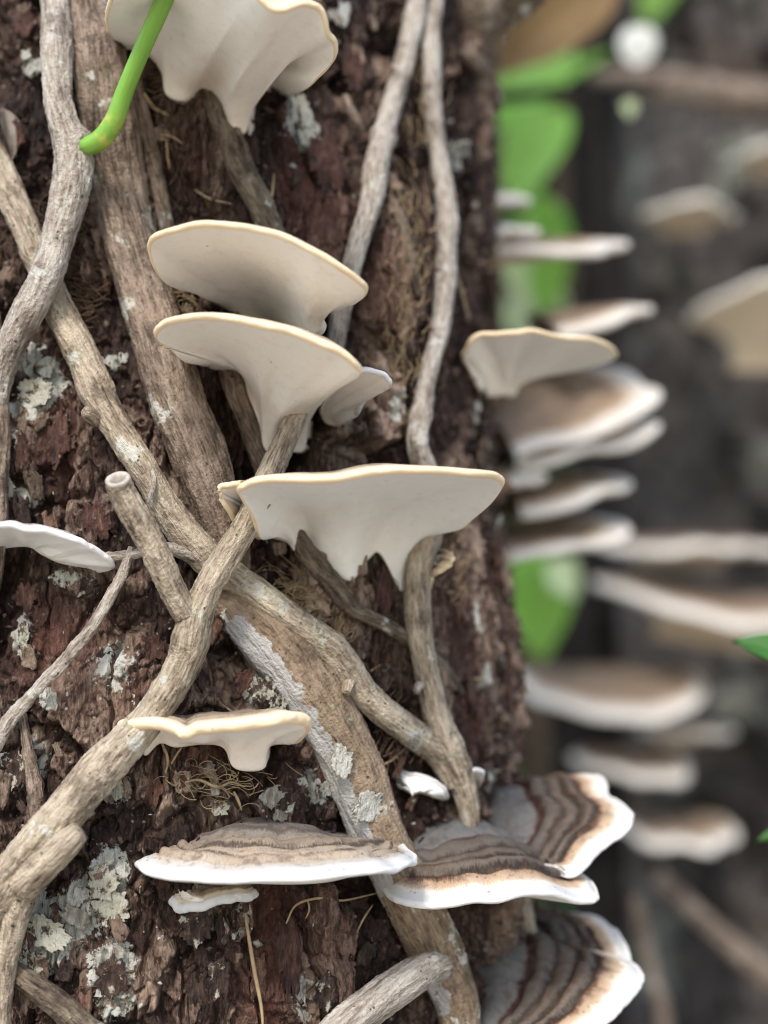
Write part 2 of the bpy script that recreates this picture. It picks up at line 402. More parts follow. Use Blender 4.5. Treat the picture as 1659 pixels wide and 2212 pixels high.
LICHEN = [(640, 250, 30, 75, 1.5), (655, 300, 30, 30, 1.2), (90, 830, 55, 55, 1.1), (60, 880, 50, 40, 1.0), (70, 760, 25, 40, .9), (20, 960, 40, 40, .9), (30, 1070, 40, 30, .9),
          (110, 1990, 120, 60, 1.1), (60, 2060, 80, 60, 1.0), (230, 1900, 45, 70, 1.2), (240, 2090, 60, 60, 1.0), (170, 1960, 30, 60, 1.2), (250, 2170, 60, 40, .8),
          (250, 1700, 30, 40, 1.1), (40, 1650, 50, 60, 1.0), (110, 1510, 25, 30, 1.1), (150, 1250, 50, 25, .8), (250, 1440, 50, 70, .8), (340, 1120, 30, 30, 1.0), (420, 1000, 20, 60, .7),
          (240, 780, 25, 20, 1.2), (700, 1690, 60, 60, .9), (1000, 340, 30, 60, 1.0), (760, 610, 30, 30, 1.0), (840, 880, 20, 50, .9), (1020, 1330, 25, 60, .8), (1040, 1460, 20, 40, 1.0),
          (1060, 1680, 40, 20, 1.3), (560, 1490, 40, 40, .9), (70, 140, 40, 30, .9), (720, 30, 25, 25, .7), (450, 1700, 60, 30, .6), (660, 2150, 40, 60, .7), (1080, 1150, 30, 80, .7),
          (1030, 900, 25, 80, .8), (50, 1370, 25, 60, 1.0), (20, 430, 30, 50, .8), (610, 1730, 50, 30, .8)]
RED = [(690, 420, 85, 190, 1.2), (620, 400, 40, 80, 1.0), (130, 950, 45, 100, 1.0), (110, 1390, 110, 90, 1.0), (590, 2080, 55, 220, 1.2), (480, 1640, 70, 45, 1.0), (830, 640, 60, 100, .9),
       (730, 2060, 60, 120, .7), (1020, 1500, 50, 120, .9), (140, 770, 40, 50, .8), (300, 1500, 80, 50, .7), (960, 1300, 60, 100, .5), (400, 350, 60, 80, .4), (1060, 1250, 40, 200, .7)]

TANB = [(1060, 900, 55, 500, 1.0), (1040, 1300, 70, 260, 1.0), (1090, 1560, 60, 160, .8), (890, 520, 45, 330, 1.0), (850, 830, 50, 160, .9), (210, 1440, 90, 70, 1.0), (70, 830, 70, 90, .9), (240, 2060, 110, 120, 1.0), (440, 2020, 90, 130, .8), (60, 1660, 80, 90, .9), (230, 1260, 110, 50, .9),
        (660, 2120, 60, 90, .8), (560, 1480, 80, 70, .9), (600, 1730, 130, 50, .8), (330, 1390, 70, 80, .7), (60, 60, 90, 90, .7), (30, 480, 60, 120, .7), (400, 1740, 120, 60, .6), (60, 2060, 120, 110, .9), (700, 1300, 80, 120, .6), (930, 1350, 50, 200, .5), (740, 100, 60, 140, .4)]

def blobs(th, z, lst, Rr=0.1):
    m = np.zeros(th.shape)
    for (u, v, ru, rv, w) in lst:
        t0, z0 = trunk_polar(u, v); k = 0.112e-3
        dx = (th - t0) * Rr / (ru * k); dz = (z - z0) / (rv * k)
        m = np.maximum(m, w * np.exp(-(dx * dx + dz * dz) * 0.9))
    return m

def bark_relief(a, z, X, Y, seed=0, amp=1.0):
    """relief in metres plus the random number of each plate; a = arc length, z = height"""
    wx = fbm(X * 55, Y * 55, z * 30, 3, seed + 21) * 0.0045 + fbm(X * 260, Y * 260, z * 160, 3, seed + 24) * 0.0016
    wz = fbm(X * 50, Y * 50, z * 40, 3, seed + 31) * 0.011 + fbm(X * 240, Y * 240, z * 200, 3, seed + 34) * 0.0026
    f1, f2, ra, rb, dx, dy = worley((a + wx) / 0.0115, (z + wz) / 0.030, seed + 41)
    gap = f2 - f1
    plate = sst(0.02, 0.13, gap)
    h = (ra - 0.55) * 0.0052 * plate - 0.0030 * (1 - plate)
    h += plate * (dx * (rb - 0.5) * 0.0045 + dy * (ra - 0.5) * 0.003)
    g1, g2, qa, qb, ex, ey = worley((a + wx * 1.8) / 0.0042, (z + wz * 1.4) / 0.0080, seed + 51)
    sp = sst(0.02, 0.16, g2 - g1)
    h += sp * ((qa - 0.4) * 0.0019 + ex * (qb - 0.5) * 0.0022 - ey * qa * 0.0016) - 0.0011 * (1 - sp)
    fib = fbm((a + wx * 1.5) / 0.0011, z / 0.011 + 7, seed * 1.0 + 0 * a, 3, seed + 61)
    h += fib * 0.0011 * (0.5 + 0.9 * rb)
    # ragged flaky ledges
    lay = fbm(X * 190, Y * 190, z * 110, 4, seed + 71) * 2.6 + 0.5 * ra
    h += (np.floor(lay) + sst(0.0, 0.22, lay - np.floor(lay)) - lay * 0.45) * 0.0011
    h += fbm(X * 800, Y * 800, z * 560, 3, seed + 81) * 0.00075
    # torn hollows where whole slabs have dropped off
    k1, k2, ka, kb, kx, ky = worley((a + wx * 2.2) / 0.021, (z + wz * 2.0) / 0.034, seed + 86)
    h -= 0.0060 * sst(0.66, 0.72, ka) * sst(0.04, 0.14, k2 - k1)
    return h * amp, 0.6 * ra + 0.4 * qa, gap

def dense(lo, hi, a, b, n_in, n_out):
    """samples of lo..hi, dense within a..b"""
    l = np.linspace(lo, a, max(2, int(n_out * (a - lo) / ((a - lo) + (hi - b)))), endpoint=False)
    r = np.linspace(b, hi, max(2, int(n_out * (hi - b) / ((a - lo) + (hi - b)))))
    return np.concatenate([l, np.linspace(a, b, n_in, endpoint=False), r])

def build_trunk():
    root = thing('tree', (AX, AY, 0), 'rough reddish brown tree trunk wrapped in vines and bracket fungi', 'tree')
    th_a, th_b = R(-135), R(-8)
    th = dense(R(-200), R(160), th_a, th_b, 760, 70)[:-1]
    zz = dense(-0.02, 1.6, 0.235, 0.585, 900, 110)
    T, Z = np.meshgrid(th, zz)
    X, Y = np.cos(T) * 0.1, np.sin(T) * 0.1
    base = trunk_base(T, Z)
    a = T * 0.1
    red = blobs(T, Z, RED); lich = blobs(T, Z, LICHEN)
    h, cr, gap = bark_relief(a, Z, X, Y)
    smooth = np.clip(red, 0, 1) * 0.55
    h = h * (1 - smooth) - 0.0006 * smooth + fbm((a) / 0.0009, Z / 0.01, 0 * a, 3, 91) * 0.0004 * smooth
    n1 = fbm(X * 320, Y * 320, Z * 240, 4, 95)
    cr = np.clip(cr + 0.85 * blobs(T, Z, TANB) * sst(-0.35, 0.45, fbm(X * 130, Y * 130, Z * 70, 4, 99, 0.6)), 0, 1.4)
    scat = sst(0.30, 0.55, fbm(X * 60, Y * 60, Z * 40, 3, 97)) * 0.45 * sst(0.45, 0.8, cr)
    lich = np.clip(lich + scat, 0, 1.2)
    h += 0.0008 * sst(0.35, 0.6, lich + 0.5 * n1) * (1 + n1)
    r = base + h
    P = np.stack([AX + np.cos(T) * r, AY + np.sin(T) * r, Z], -1)
    n, m = T.shape
    me = mesh_np('trunk', P, grid_faces(n, m, True), BARK,
                 {'cr': cr.ravel(), 'red': np.clip(red, 0, 1).ravel(), 'lich': lich.ravel()})
    o = link('trunk', me); attach(o, root)
    return o

def attach(o, root):
    o.parent = root
    if root.type == 'EMPTY': o.matrix_parent_inverse = Matrix.Translation(root.location).inverted()

TRUNK = build_trunk()

# ------------------------------------------------------------------ tubes: vines, roots, stems
def tube_mesh(name, ctr, rad, mat, nring, nside=40, grooves=0.10, bumps=0.10, seed=0, flat=1.0, cap=True, nodes=(), crust=None, wig=0.26):
    """ctr (k,3), rad (k); returns a mesh of a woody tube with grooves, knots and swellings"""
    dense_ = spline(np.column_stack([ctr, rad]), 40 * len(ctr))
    p, s = even(dense_, nring)
    c, r = p[:, :3], np.abs(p[:, 3])
    if wig:
        q_ = s / (r.mean() * 5.0); zz_ = 0 * q_
        c = c + np.stack([vn(q_, zz_, zz_, seed + 31), vn(q_, zz_ + 5, zz_, seed + 33) * 0.4, vn(q_, zz_ + 9, zz_, seed + 35)], 1) * (r * wig)[:, None]
        r = r * (1 + 0.10 * vn(s / (r.mean() * 7), zz_, zz_, seed + 37))
    t = np.gradient(c, axis=0); t /= np.linalg.norm(t, axis=1)[:, None]
    view = np.array([0.0, 1.0, 0.0])
    nrm = np.zeros_like(t); ref = np.cross(t[0], view); ref /= np.linalg.norm(ref) + 1e-9
    for i in range(len(t)):
        ref = ref - t[i] * ref.dot(t[i]); ref /= np.linalg.norm(ref) + 1e-12; nrm[i] = ref
    bn = np.cross(t, nrm)
    an = np.linspace(0, 2 * np.pi, nside, endpoint=False)
    A, S = np.meshgrid(an, s)
    ca, sa = np.cos(A), np.sin(A)
    rm = r.mean()
    tw = S / (rm * 30)
    ct, st = np.cos(A + tw), np.sin(A + tw)
    g = fbm(ct * 2.6, st * 2.6, S / (rm * 9), 3, seed) * grooves + fbm(ct * 7, st * 7, S / (rm * 10), 2, seed + 5) * grooves * 0.55
    bb = fbm(ct * 1.2, st * 1.2, S / (rm * 2.6), 3, seed + 9) * bumps * 1.35
    kn = vn(ct * 2.2, st * 2.2, S / (rm * 1.5), seed + 15); bb = bb + 0.20 * np.clip(kn - 0.55, 0, 1) * min(1.0, bumps * 14)
    fine = fbm(ct * rm * 1700, st * rm * 1700, S * 1000, 3, seed + 13) * (0.00030 if bumps > 0.02 else 0.00003) / rm
    k = 1 + g + bb + fine
    sw = np.ones_like(s)
    for (f, w, am) in nodes:
        sw += am * np.exp(-((s / s[-1] - f) / w) ** 2)
    rr = r[:, None] * sw[:, None] * k
    P = c[:, None, :] + (nrm[:, None, :] * (ca * rr)[..., None]) + (bn[:, None, :] * (sa * rr * flat)[..., None])
    wrap = np.stack([ct * rm, st * rm, S], -1).reshape(-1, 3)
    V = P.reshape(-1, 3); F = grid_faces(nring, nside, True)
    cr = np.zeros(len(V)) if crust is None else crust(A, S / s[-1]).ravel()
    if cap:
        V = np.vstack([V, c[0] - t[0] * r[0] * 0.25, c[-1] + t[-1] * r[-1] * 0.25])
        wrap = np.vstack([wrap, [[0, 0, 0]], [[0, 0, s[-1]]]]); cr = np.concatenate([cr, [0, 0]])
        i0, i1 = nring * nside, nring * nside + 1
        j = np.arange(nside); b0 = (nring - 1) * nside
        F = np.vstack([F, np.stack([j, np.full(nside, i0), np.full(nside, i0), (j + 1) % nside], 1)[:, [0, 1, 3, 3]],
                       np.stack([b0 + j, b0 + (j + 1) % nside, np.full(nside, i1), np.full(nside, i1)], 1)])
        quads = F[:-2 * nside]; tri = np.vstack([np.stack([j, np.full(nside, i0), (j + 1) % nside], 1), np.stack([b0 + j, b0 + (j + 1) % nside, np.full(nside, i1)], 1)])
        me = mesh_mixed(name, V, quads, tri, mat, {'wrap': wrap, 'crust': cr})
    else:
        me = mesh_np(name, V, F, mat, {'wrap': wrap, 'crust': cr})
    return me, c, t, r

def mesh_mixed(name, V, Q, T, mat, attrs, smooth=True):
    me = bpy.data.meshes.new(name)
    V = np.ascontiguousarray(V, np.float32)
    idx = np.concatenate([np.asarray(Q, np.int32).ravel(), np.asarray(T, np.int32).ravel()])
    starts = np.concatenate([np.arange(len(Q)) * 4, len(Q) * 4 + np.arange(len(T)) * 3]).astype(np.int32)
    me.vertices.add(len(V)); me.vertices.foreach_set('co', V.ravel())
    me.loops.add(len(idx)); me.loops.foreach_set('vertex_index', idx)
    me.polygons.add(len(starts)); me.polygons.foreach_set('loop_start', starts)
    me.update(calc_edges=True)
    if smooth: me.polygons.foreach_set('use_smooth', np.ones(len(starts), bool))
    for an, av in attrs.items():
        av = np.ascontiguousarray(av, np.float32)
        if av.ndim == 2: me.attributes.new(an, 'FLOAT_VECTOR', 'POINT').data.foreach_set('vector', av.ravel())
        else: me.attributes.new(an, 'FLOAT', 'POINT').data.foreach_set('value', av.ravel())
    me.materials.append(mat); me.validate()
    return me

def path(pts):
    """(u, v, width, lift in mm in front of the trunk surface | 'd' depth) -> centres and radii"""
    c, r = [], []
    for q in pts:
        u, v, w, lift = q[:4]
        d = lift if lift > 0.2 and len(q) > 4 else trunk_depth(u, v) - lift * 0.001
        c.append(at(u, v, d)); r.append(w * 0.5 / FPX * d)
    return np.array(c), np.array(r)

def vine(name, label, cat, pts, mat, group=None, seed=0, **kw):
    c, r = path(pts)
    L = np.linalg.norm(np.diff(c, axis=0), axis=1).sum()
    nr = int(np.clip(L / 0.00055, 24, 520)); ns = int(np.clip(2 * np.pi * r.mean() / 0.00045, 10, 56))
    root = thing(name, c[-1] if c[-1][2] < c[0][2] else c[0], label, cat, group)
    me, cc, tt, rr = tube_mesh('stem', c, r, mat, nr, ns, seed=seed, **kw)
    attach(link('stem', me), root)
    return root, cc, tt, rr

def part_tube(root, name, pts, mat, seed=0, **kw):
    c, r = path(pts)
    L = np.linalg.norm(np.diff(c, axis=0), axis=1).sum()
    nr = int(np.clip(L / 0.0006, 12, 400)); ns = int(np.clip(2 * np.pi * r.mean() / 0.00045, 8, 48))
    me, cc, tt, rr = tube_mesh(name, c, r, mat, nr, ns, seed=seed, **kw)
    o = link(name, me); attach(o, root)
    return o, cc, tt, rr

# pale vine that carries the green shoot
v1, *_ = vine('woody_vine', 'pale grey vine with the bright green shoot growing from it', 'vine',
     [(100, -700, 54, 2), (104, -420, 56, 6), (108, -160, 58, 9), (112, -60, 58, 10), (118, 60, 60, 11), (122, 160, 62, 12), (134, 250, 68, 13), (150, 330, 84, 13), (150, 400, 86, 13), (128, 500, 74, 13), (98, 590, 76, 13),
      (52, 690, 74, 12), (20, 770, 58, 10), (-4, 860, 48, 7), (-20, 1000, 44, 4), (-40, 1160, 40, 2), (-60, 1320, 30, -2)], V_GREY, seed=1, grooves=0.07, bumps=0.08, nodes=((0.36, 0.03, 0.10), (0.44, 0.02, 0.05)))
part_tube(v1, 'side_stub', [(150, 330, 60, 14), (172, 305, 44, 16), (182, 292, 36, 17)], V_GREY, seed=2)

def green_shoot():
    root = thing('green_vine', at(185, 305, trunk_depth(185, 305) - 0.018), 'smooth bright green young stem rising from the pale vine', 'stem')
    m, n, l, b = new_mat('green_stem')
    uv = attr(n, 'wrap').outputs['Vector']; sz = n.new('ShaderNodeSeparateXYZ'); l.new(uv, sz.inputs[0])
    f = noise(n, l, stretch(n, l, uv, (1, 1, 0.06)), 1300, 3).outputs['Fac']
    g = mixc(n, l, f, (0.13, 0.32, 0.03), (0.24, 0.45, 0.07))
    yel = mth(n, l, 'MULTIPLY', mapr(n, l, sz.outputs[2], 0.006, 0.011), mapr(n, l, sz.outputs[2], 0.011, 0.018, 1, 0))
    yel = mth(n, l, 'MULTIPLY', yel, mapr(n, l, noise(n, l, uv, 240, 3).outputs['Fac'], 0.42, 0.62))
    g = mixc(n, l, mth(n, l, 'MULTIPLY', yel, 0.8), g, (0.55, 0.50, 0.10))
    g = mixc(n, l, mapr(n, l, sz.outputs[2], 0.0, 0.005, 0.75, 0.0), g, (0.06, 0.20, 0.03))
    l.new(g, b.inputs['Base Color']); b.inputs['Roughness'].default_value = 0.38
    b.inputs['Subsurface Weight'].default_value = 0.25; b.inputs['Subsurface Scale'].default_value = 0.002; b.inputs['Subsurface Radius'].default_value = (0.4, 1, 0.2)
    bump(n, l, b, f, 0.25, 0.0003)
    c, r = path([(172, 303, 34, 14.5), (192, 313, 44, 17), (222, 297, 50, 20), (248, 258, 48, 23), (268, 200, 45, 26), (296, 132, 45, 29), (326, 64, 45, 32), (356, -4, 45, 35), (386, -70, 44, 38), (420, -160, 42, 42), (470, -300, 40, 46), (540, -480, 36, 50)])
    me, *_ = tube_mesh('stem', c, r * 0.90, m, 220, 40, grooves=0.02, bumps=0.008, seed=4, wig=0.05)
    attach(link('stem', me), root)
green_shoot()

# thick dead brown stem hugging the trunk
vine('dead_vine', 'thick weathered brown dead stem pressed against the trunk', 'stem',
     [(150, -700, 100, 1), (168, -420, 104, 1.5), (180, -160, 105, 2), (188, 0, 105, 2.5), (200, 110, 108, 3), (222, 260, 108, 4), (250, 400, 112, 4.5), (285, 560, 116, 5), (335, 720, 118, 5), (385, 850, 116, 5), (430, 960, 112, 4.5), (462, 1060, 104, 4), (490, 1150, 90, 2.5), (505, 1230, 70, 0)],
     V_BROWN, seed=11, grooves=0.16, bumps=0.10)

# vine from the upper left down to the fork above the grey fungi
v3, *_ = vine('woody_vine', 'long speckled tan vine running diagonally down to the fork above the grey striped fungi', 'vine',
     [(-300, -200, 56, 0), (-170, 40, 60, 2), (-60, 250, 60, 4), (-10, 350, 62, 4), (28, 440, 64, 4), (75, 560, 66, 5), (130, 680, 74, 5), (185, 780, 76, 5.5), (228, 880, 70, 6), (280, 970, 64, 6), (318, 1030, 62, 6), (350, 1090, 64, 6), (395, 1150, 72, 6), (455, 1205, 78, 6),
      (520, 1248, 66, 6.5), (600, 1310, 66, 7), (690, 1385, 66, 7), (740, 1440, 68, 7), (782, 1500, 64, 7), (840, 1550, 62, 7), (905, 1590, 64, 7), (955, 1625, 66, 7), (985, 1680, 66, 7)], V_TAN, seed=21, grooves=0.08, bumps=0.08,
     nodes=((0.46, 0.005, 0.12), (0.575, 0.010, 0.10), (0.84, 0.008, 0.12)))
part_tube(v3, 'side_stub', [(215, 905, 34, 7), (198, 895, 30, 10), (184, 888, 22, 12)], V_TAN, seed=22)
part_tube(v3, 'side_stub', [(760, 1470, 30, 9), (752, 1485, 30, 11), (748, 1498, 24, 12)], V_TAN, seed=23)
part_tube(v3, 'side_branch', [(440, 1205, 40, 6), (390, 1192, 30, 7), (340, 1182, 26, 8), (285, 1196, 22, 8), (225, 1205, 26, 7)], V_GREY, seed=24)
part_tube(v3, 'loose_bark_strip', [(322, 1010, 8, 8.6), (333, 1030, 13, 10), (331, 1055, 13, 10.5), (320, 1085, 8, 9.5)], V_GREY, seed=25, flat=0.3)

# the crossing vine: upper part, its forked lower part and the hollow stub
vine('woody_vine', 'straight pale vine slanting down behind the two stacked cream fungi', 'vine',
     [(1000, -420, 44, 0), (930, -170, 44, 3), (905, -60, 46, 3.5), (893, 20, 48, 4), (873, 120, 50, 4.5), (848, 220, 50, 5), (826, 320, 48, 5), (812, 400, 54, 5), (790, 470, 50, 5), (768, 550, 46, 5), (748, 630, 44, 4), (730, 710, 42, 3), (712, 790, 42, 2), (690, 870, 40, 0)],
     V_GREY, seed=31, grooves=0.07, bumps=0.05, nodes=((0.629, 0.010, 0.22), (0.435, 0.007, 0.08)))
v4, *_ = vine('woody_vine', 'thick forked vine growing out through the cream fungus, with a hollow cut stub', 'vine',
     [(672, 820, 42, 14), (655, 860, 46, 15), (628, 930, 50, 16), (590, 1010, 54, 18), (560, 1070, 56, 19), (525, 1140, 58, 18), (480, 1210, 62, 17), (445, 1270, 62, 16), (425, 1320, 70, 15), (415, 1370, 78, 13), (408, 1420, 78, 11), (382, 1475, 80, 9.5), (335, 1540, 80, 9), (285, 1595, 82, 9),
      (225, 1655, 86, 9), (150, 1735, 88, 10), (75, 1825, 96, 10), (20, 1900, 100, 10), (-40, 1985, 96, 9), (-110, 2090, 90, 7), (-200, 2230, 84, 5), (-300, 2420, 76, 0)], V_TAN, seed=41, grooves=0.08, bumps=0.09,
     nodes=((0.335, 0.018, 0.10), (0.26, 0.007, 0.06)))

def hollow_stub(root):
    c, r = path([(400, 1325, 52, 15), (378, 1290, 56, 16), (350, 1235, 56, 18), (318, 1165, 56, 20), (288, 1105, 58, 22), (266, 1058, 56, 23.5), (259, 1040, 54, 24.5)])
    me, cc, tt, rr = tube_mesh('hollow_stub', c, r, V_TAN, 190, 40, seed=42, grooves=0.09, bumps=0.05, cap=False, nodes=((0.97, 0.02, 0.06),))
    o = link('hollow_stub', me); attach(o, root)
    # the cut end: pale ring and the dark pith hole behind it
    k = len(cc) - 1; t = tt[k]; r0 = rr[k] * 1.02
    nn = np.cross(t, [0, 1, 0]); nn /= np.linalg.norm(nn); bb = np.cross(t, nn)
    an = np.linspace(0, 2 * np.pi, 40, endpoint=False); rows = []
    for (fr, dep) in ((1.0, -0.15), (1.04, 0.05), (0.96, 0.16), (0.80, 0.18), (0.66, 0.10), (0.56, -0.12), (0.48, -0.7), (0.36, -1.3), (0.02, -1.5)):
        ra = r0 * fr * (1 + 0.04 * vn(np.cos(an) * 2 + fr * 3, np.sin(an) * 2, 0 * an, 5))
        rows.append(cc[k] + t * r0 * dep + np.outer(np.cos(an) * ra, nn) + np.outer(np.sin(an) * ra, bb))
    V = np.array(rows)
    e = mesh_np('cut_end', V, grid_faces(len(rows), 40, True), CUT)
    ob = link('cut_end', e); attach(ob, root)
CUT = plain('cut_wood', (0.50, 0.46, 0.41), (0.34, 0.29, 0.25), 500, 0.8, 0.25)
hollow_stub(v4)
part_tube(v4, 'side_stub', [(55, 1905, 74, 11), (105, 1860, 66, 13), (150, 1815, 58, 14), (172, 1795, 46, 14)], V_TAN, seed=43, grooves=0.12)
part_tube(v4, 'side_branch', [(60, 1900, 60, 9), (40, 1960, 56, 9), (22, 2040, 44, 9), (12, 2130, 40, 8), (6, 2230, 38, 8), (2, 2400, 34, 4), (-6, 2560, 28, -2)], V_TAN, seed=44)

# thin vine with its lower continuation under the wide fungus
vine('woody_vine', 'slender grey vine bending beside the trunk edge and entering the wide white fungus', 'vine',
     [(965, -420, 40, 0), (955, -170, 40, 3), (948, -60, 42, 4), (940, 30, 44, 4.5), (928, 130, 40, 5), (934, 220, 42, 5), (944, 320, 44, 5), (956, 420, 45, 5.5), (966, 520, 46, 6), (967, 610, 46, 6), (954, 700, 44, 6), (932, 780, 43, 6), (914, 860, 42, 6.5), (900, 930, 42, 7), (904, 975, 44, 8), (922, 1020, 44, 9), (930, 1070, 40, 9)],
     V_GREY, seed=51, grooves=0.07, bumps=0.06, nodes=((0.633, 0.010, 0.13), (0.904, 0.010, 0.16), (0.349, 0.009, 0.08)))
v5, *_ = vine('woody_vine', 'mottled olive vine rising from the grey striped fungi to the wide white fungus', 'vine',
     [(925, 1085, 60, 11), (922, 1150, 66, 11.5), (905, 1215, 56, 11), (900, 1290, 52, 10), (905, 1370, 50, 9), (918, 1450, 52, 8), (934, 1530, 58, 7.5), (955, 1610, 70, 8), (985, 1680, 66, 8), (1005, 1740, 50, 8), (1012, 1790, 40, 7)], V_TAN, seed=56, grooves=0.09, bumps=0.08,
     nodes=((0.74, 0.03, 0.1),))
part_tube(v5, 'side_stub', [(905, 1480, 20, 9), (898, 1494, 16, 10)], V_GREY, seed=58)

vine('woody_vine', 'dark weathered vine crossing under the wide white fungus', 'vine',
     [(600, 1090, 34, 5), (640, 1150, 38, 5), (680, 1215, 44, 5), (730, 1270, 44, 5.5), (775, 1318, 36, 5), (830, 1350, 30, 4.5), (880, 1380, 32, 4), (930, 1420, 30, 3), (975, 1470, 24, 2), (1000, 1500, 14, 0)], V_DARK, seed=61, grooves=0.14, bumps=0.1, nodes=((0.56, 0.01, 0.14),))
vine('dried_vine', 'thin flattened dry stem curving down from the grey bracket fungus', 'stem',
     [(284, 1180, 12, 9), (272, 1215, 20, 9), (250, 1265, 24, 10), (205, 1340, 26, 10), (140, 1425, 28, 10), (80, 1485, 30, 9), (30, 1545, 32, 8), (-30, 1640, 30, 6), (-120, 1760, 26, 2), (-190, 1860, 20, -2)], V_GREY, seed=66, flat=0.55, grooves=0.14)

def root_crust(A, f):
    side = np.cos(A - 0.1)
    up = sst(0.02, 0.07, f) * (1 - sst(0.40, 0.47, f))
    low = sst(0.50, 0.54, f) * (1 - sst(0.60, 0.63, f)) * 0.8 + sst(0.70, 0.74, f) * (1 - sst(0.93, 0.97, f)) * 0.8
    return np.clip(sst(-0.35, 0.55, -side) * up + sst(-0.3, 0.5, -side) * low, 0, 1)
vine('tree_root', 'broad brown root streaked with white fungal crust', 'root',
     [(470, 1255, 70, 0), (530, 1310, 106, 2), (600, 1380, 126, 3), (660, 1460, 130, 4), (710, 1560, 126, 4), (752, 1660, 122, 4), (790, 1760, 118, 4), (836, 1860, 116, 4), (890, 1970, 124, 4), (945, 2060, 120, 4), (985, 2140, 106, 4), (1000, 2240, 96, 4), (1005, 2350, 90, 3), (1000, 2600, 84, 1), (990, 2900, 70, -3)],
     V_ROOT, seed=71, grooves=0.10, bumps=0.12, crust=root_crust, flat=0.75)
vine('tree_root', 'pale lichen-coated root slanting up to the broad brown root', 'root',
     [(500, 2520, 74, -2), (560, 2430, 78, 3), (640, 2330, 80, 6), (720, 2245, 82, 7), (800, 2180, 84, 8), (870, 2130, 84, 8), (925, 2100, 80, 7), (960, 2085, 60, 4)], V_GREY, seed=76, grooves=0.12, bumps=0.1)
vine('dead_vine', 'short upright brown twig behind the thick lower vine', 'twig',
     [(52, 1540, 18, 3), (58, 1600, 24, 4), (66, 1660, 32, 4), (78, 1730, 40, 4), (92, 1800, 44, 3)], V_BROWN, seed=81, nodes=((0.35, 0.04, 0.15), (0.6, 0.04, 0.15)))
vine('dead_vine', 'dark vertical stem at the trunk beside the peeling bark', 'stem',
     [(-90, 420, 36, -2), (-60, 520, 38, 2), (-30, 640, 40, 5), (-4, 780, 40, 6), (4, 900, 36, 6), (2, 1000, 34, 6), (-4, 1100, 36, 5), (-12, 1260, 34, 4), (-24, 1400, 28, -2)], V_BROWN, seed=83)
vine('dead_vine', 'flat lichen-spotted dead stem under the top fungus', 'stem',
     [(430, 150, 40, 1), (455, 210, 54, 2), (490, 290, 60, 3), (520, 360, 58, 3), (555, 430, 54, 3), (585, 500, 46, 2), (610, 560, 40, 0)], V_DARK, seed=85, flat=0.6, grooves=0.18)
vine('dead_vine', 'narrow ragged strip of dead stem above the tilted cream fungus', 'stem',
     [(285, 140, 36, 1), (300, 220, 40, 2), (322, 310, 38, 2), (345, 400, 36, 2), (362, 490, 34, 2), (372, 560, 30, 0)], V_BROWN, seed=87, flat=0.5, grooves=0.2)
vine('dead_vine', 'dry brown stem behind the stalk of the lower stacked fungus', 'stem',
     [(470, 740, 46, 1), (492, 800, 48, 2), (515, 870, 46, 2.5), (540, 940, 42, 2), (565, 1010, 38, 2), (590, 1080, 30, 0)], V_BROWN, seed=89, flat=0.7, grooves=0.18)
vine('dead_twig', 'thin dark twig between the two upper pale vines', 'twig',
     [(838, 425, 18, 2), (862, 470, 24, 3), (880, 530, 22, 3), (893, 590, 20, 2.5), (905, 640, 16, 1)], V_DARK, seed=91)
vine('dead_twig', 'brown twig stub stuck to the bark at the trunk edge', 'twig',
     [(1005, 105, 34, 4), (1020, 130, 42, 6), (1045, 160, 46, 6), (1065, 195, 40, 4), (1072, 235, 26, 1)], V_BROWN, seed=93, grooves=0.14)
vine('dead_twig', 'small twig chip lodged beside the lichen patch', 'twig',
     [(744, 205, 14, 1), (756, 232, 22, 2), (772, 262, 20, 2), (784, 285, 12, 1)], V_BROWN, seed=95)
vine('dead_twig', 'blackened twig crossing the lower corner bark', 'twig',
     [(-60, 2040, 44, -2), (40, 2110, 50, 4), (110, 2160, 56, 4), (190, 2215, 54, 4), (280, 2280, 50, 3), (380, 2350, 40, -3)], V_DARK, seed=97, grooves=0.16)
vine('dead_twig', 'short dark branch stub at the top of the trunk edge', 'branch stub',
     [(1010, 40, 120, 4), (1060, 10, 110, 8), (1115, -15, 90, 10), (1165, -30, 60, 12)], V_DARK, seed=99, grooves=0.18, bumps=0.2)
vine('dead_twig', 'green-tinged stub poking through the grey striped fungus', 'twig',
     [(1118, 1930, 44, 3), (1128, 1975, 46, 6), (1142, 2030, 44, 8), (1152, 2075, 38, 8), (1158, 2100, 30, 6)], V_TAN, seed=101)

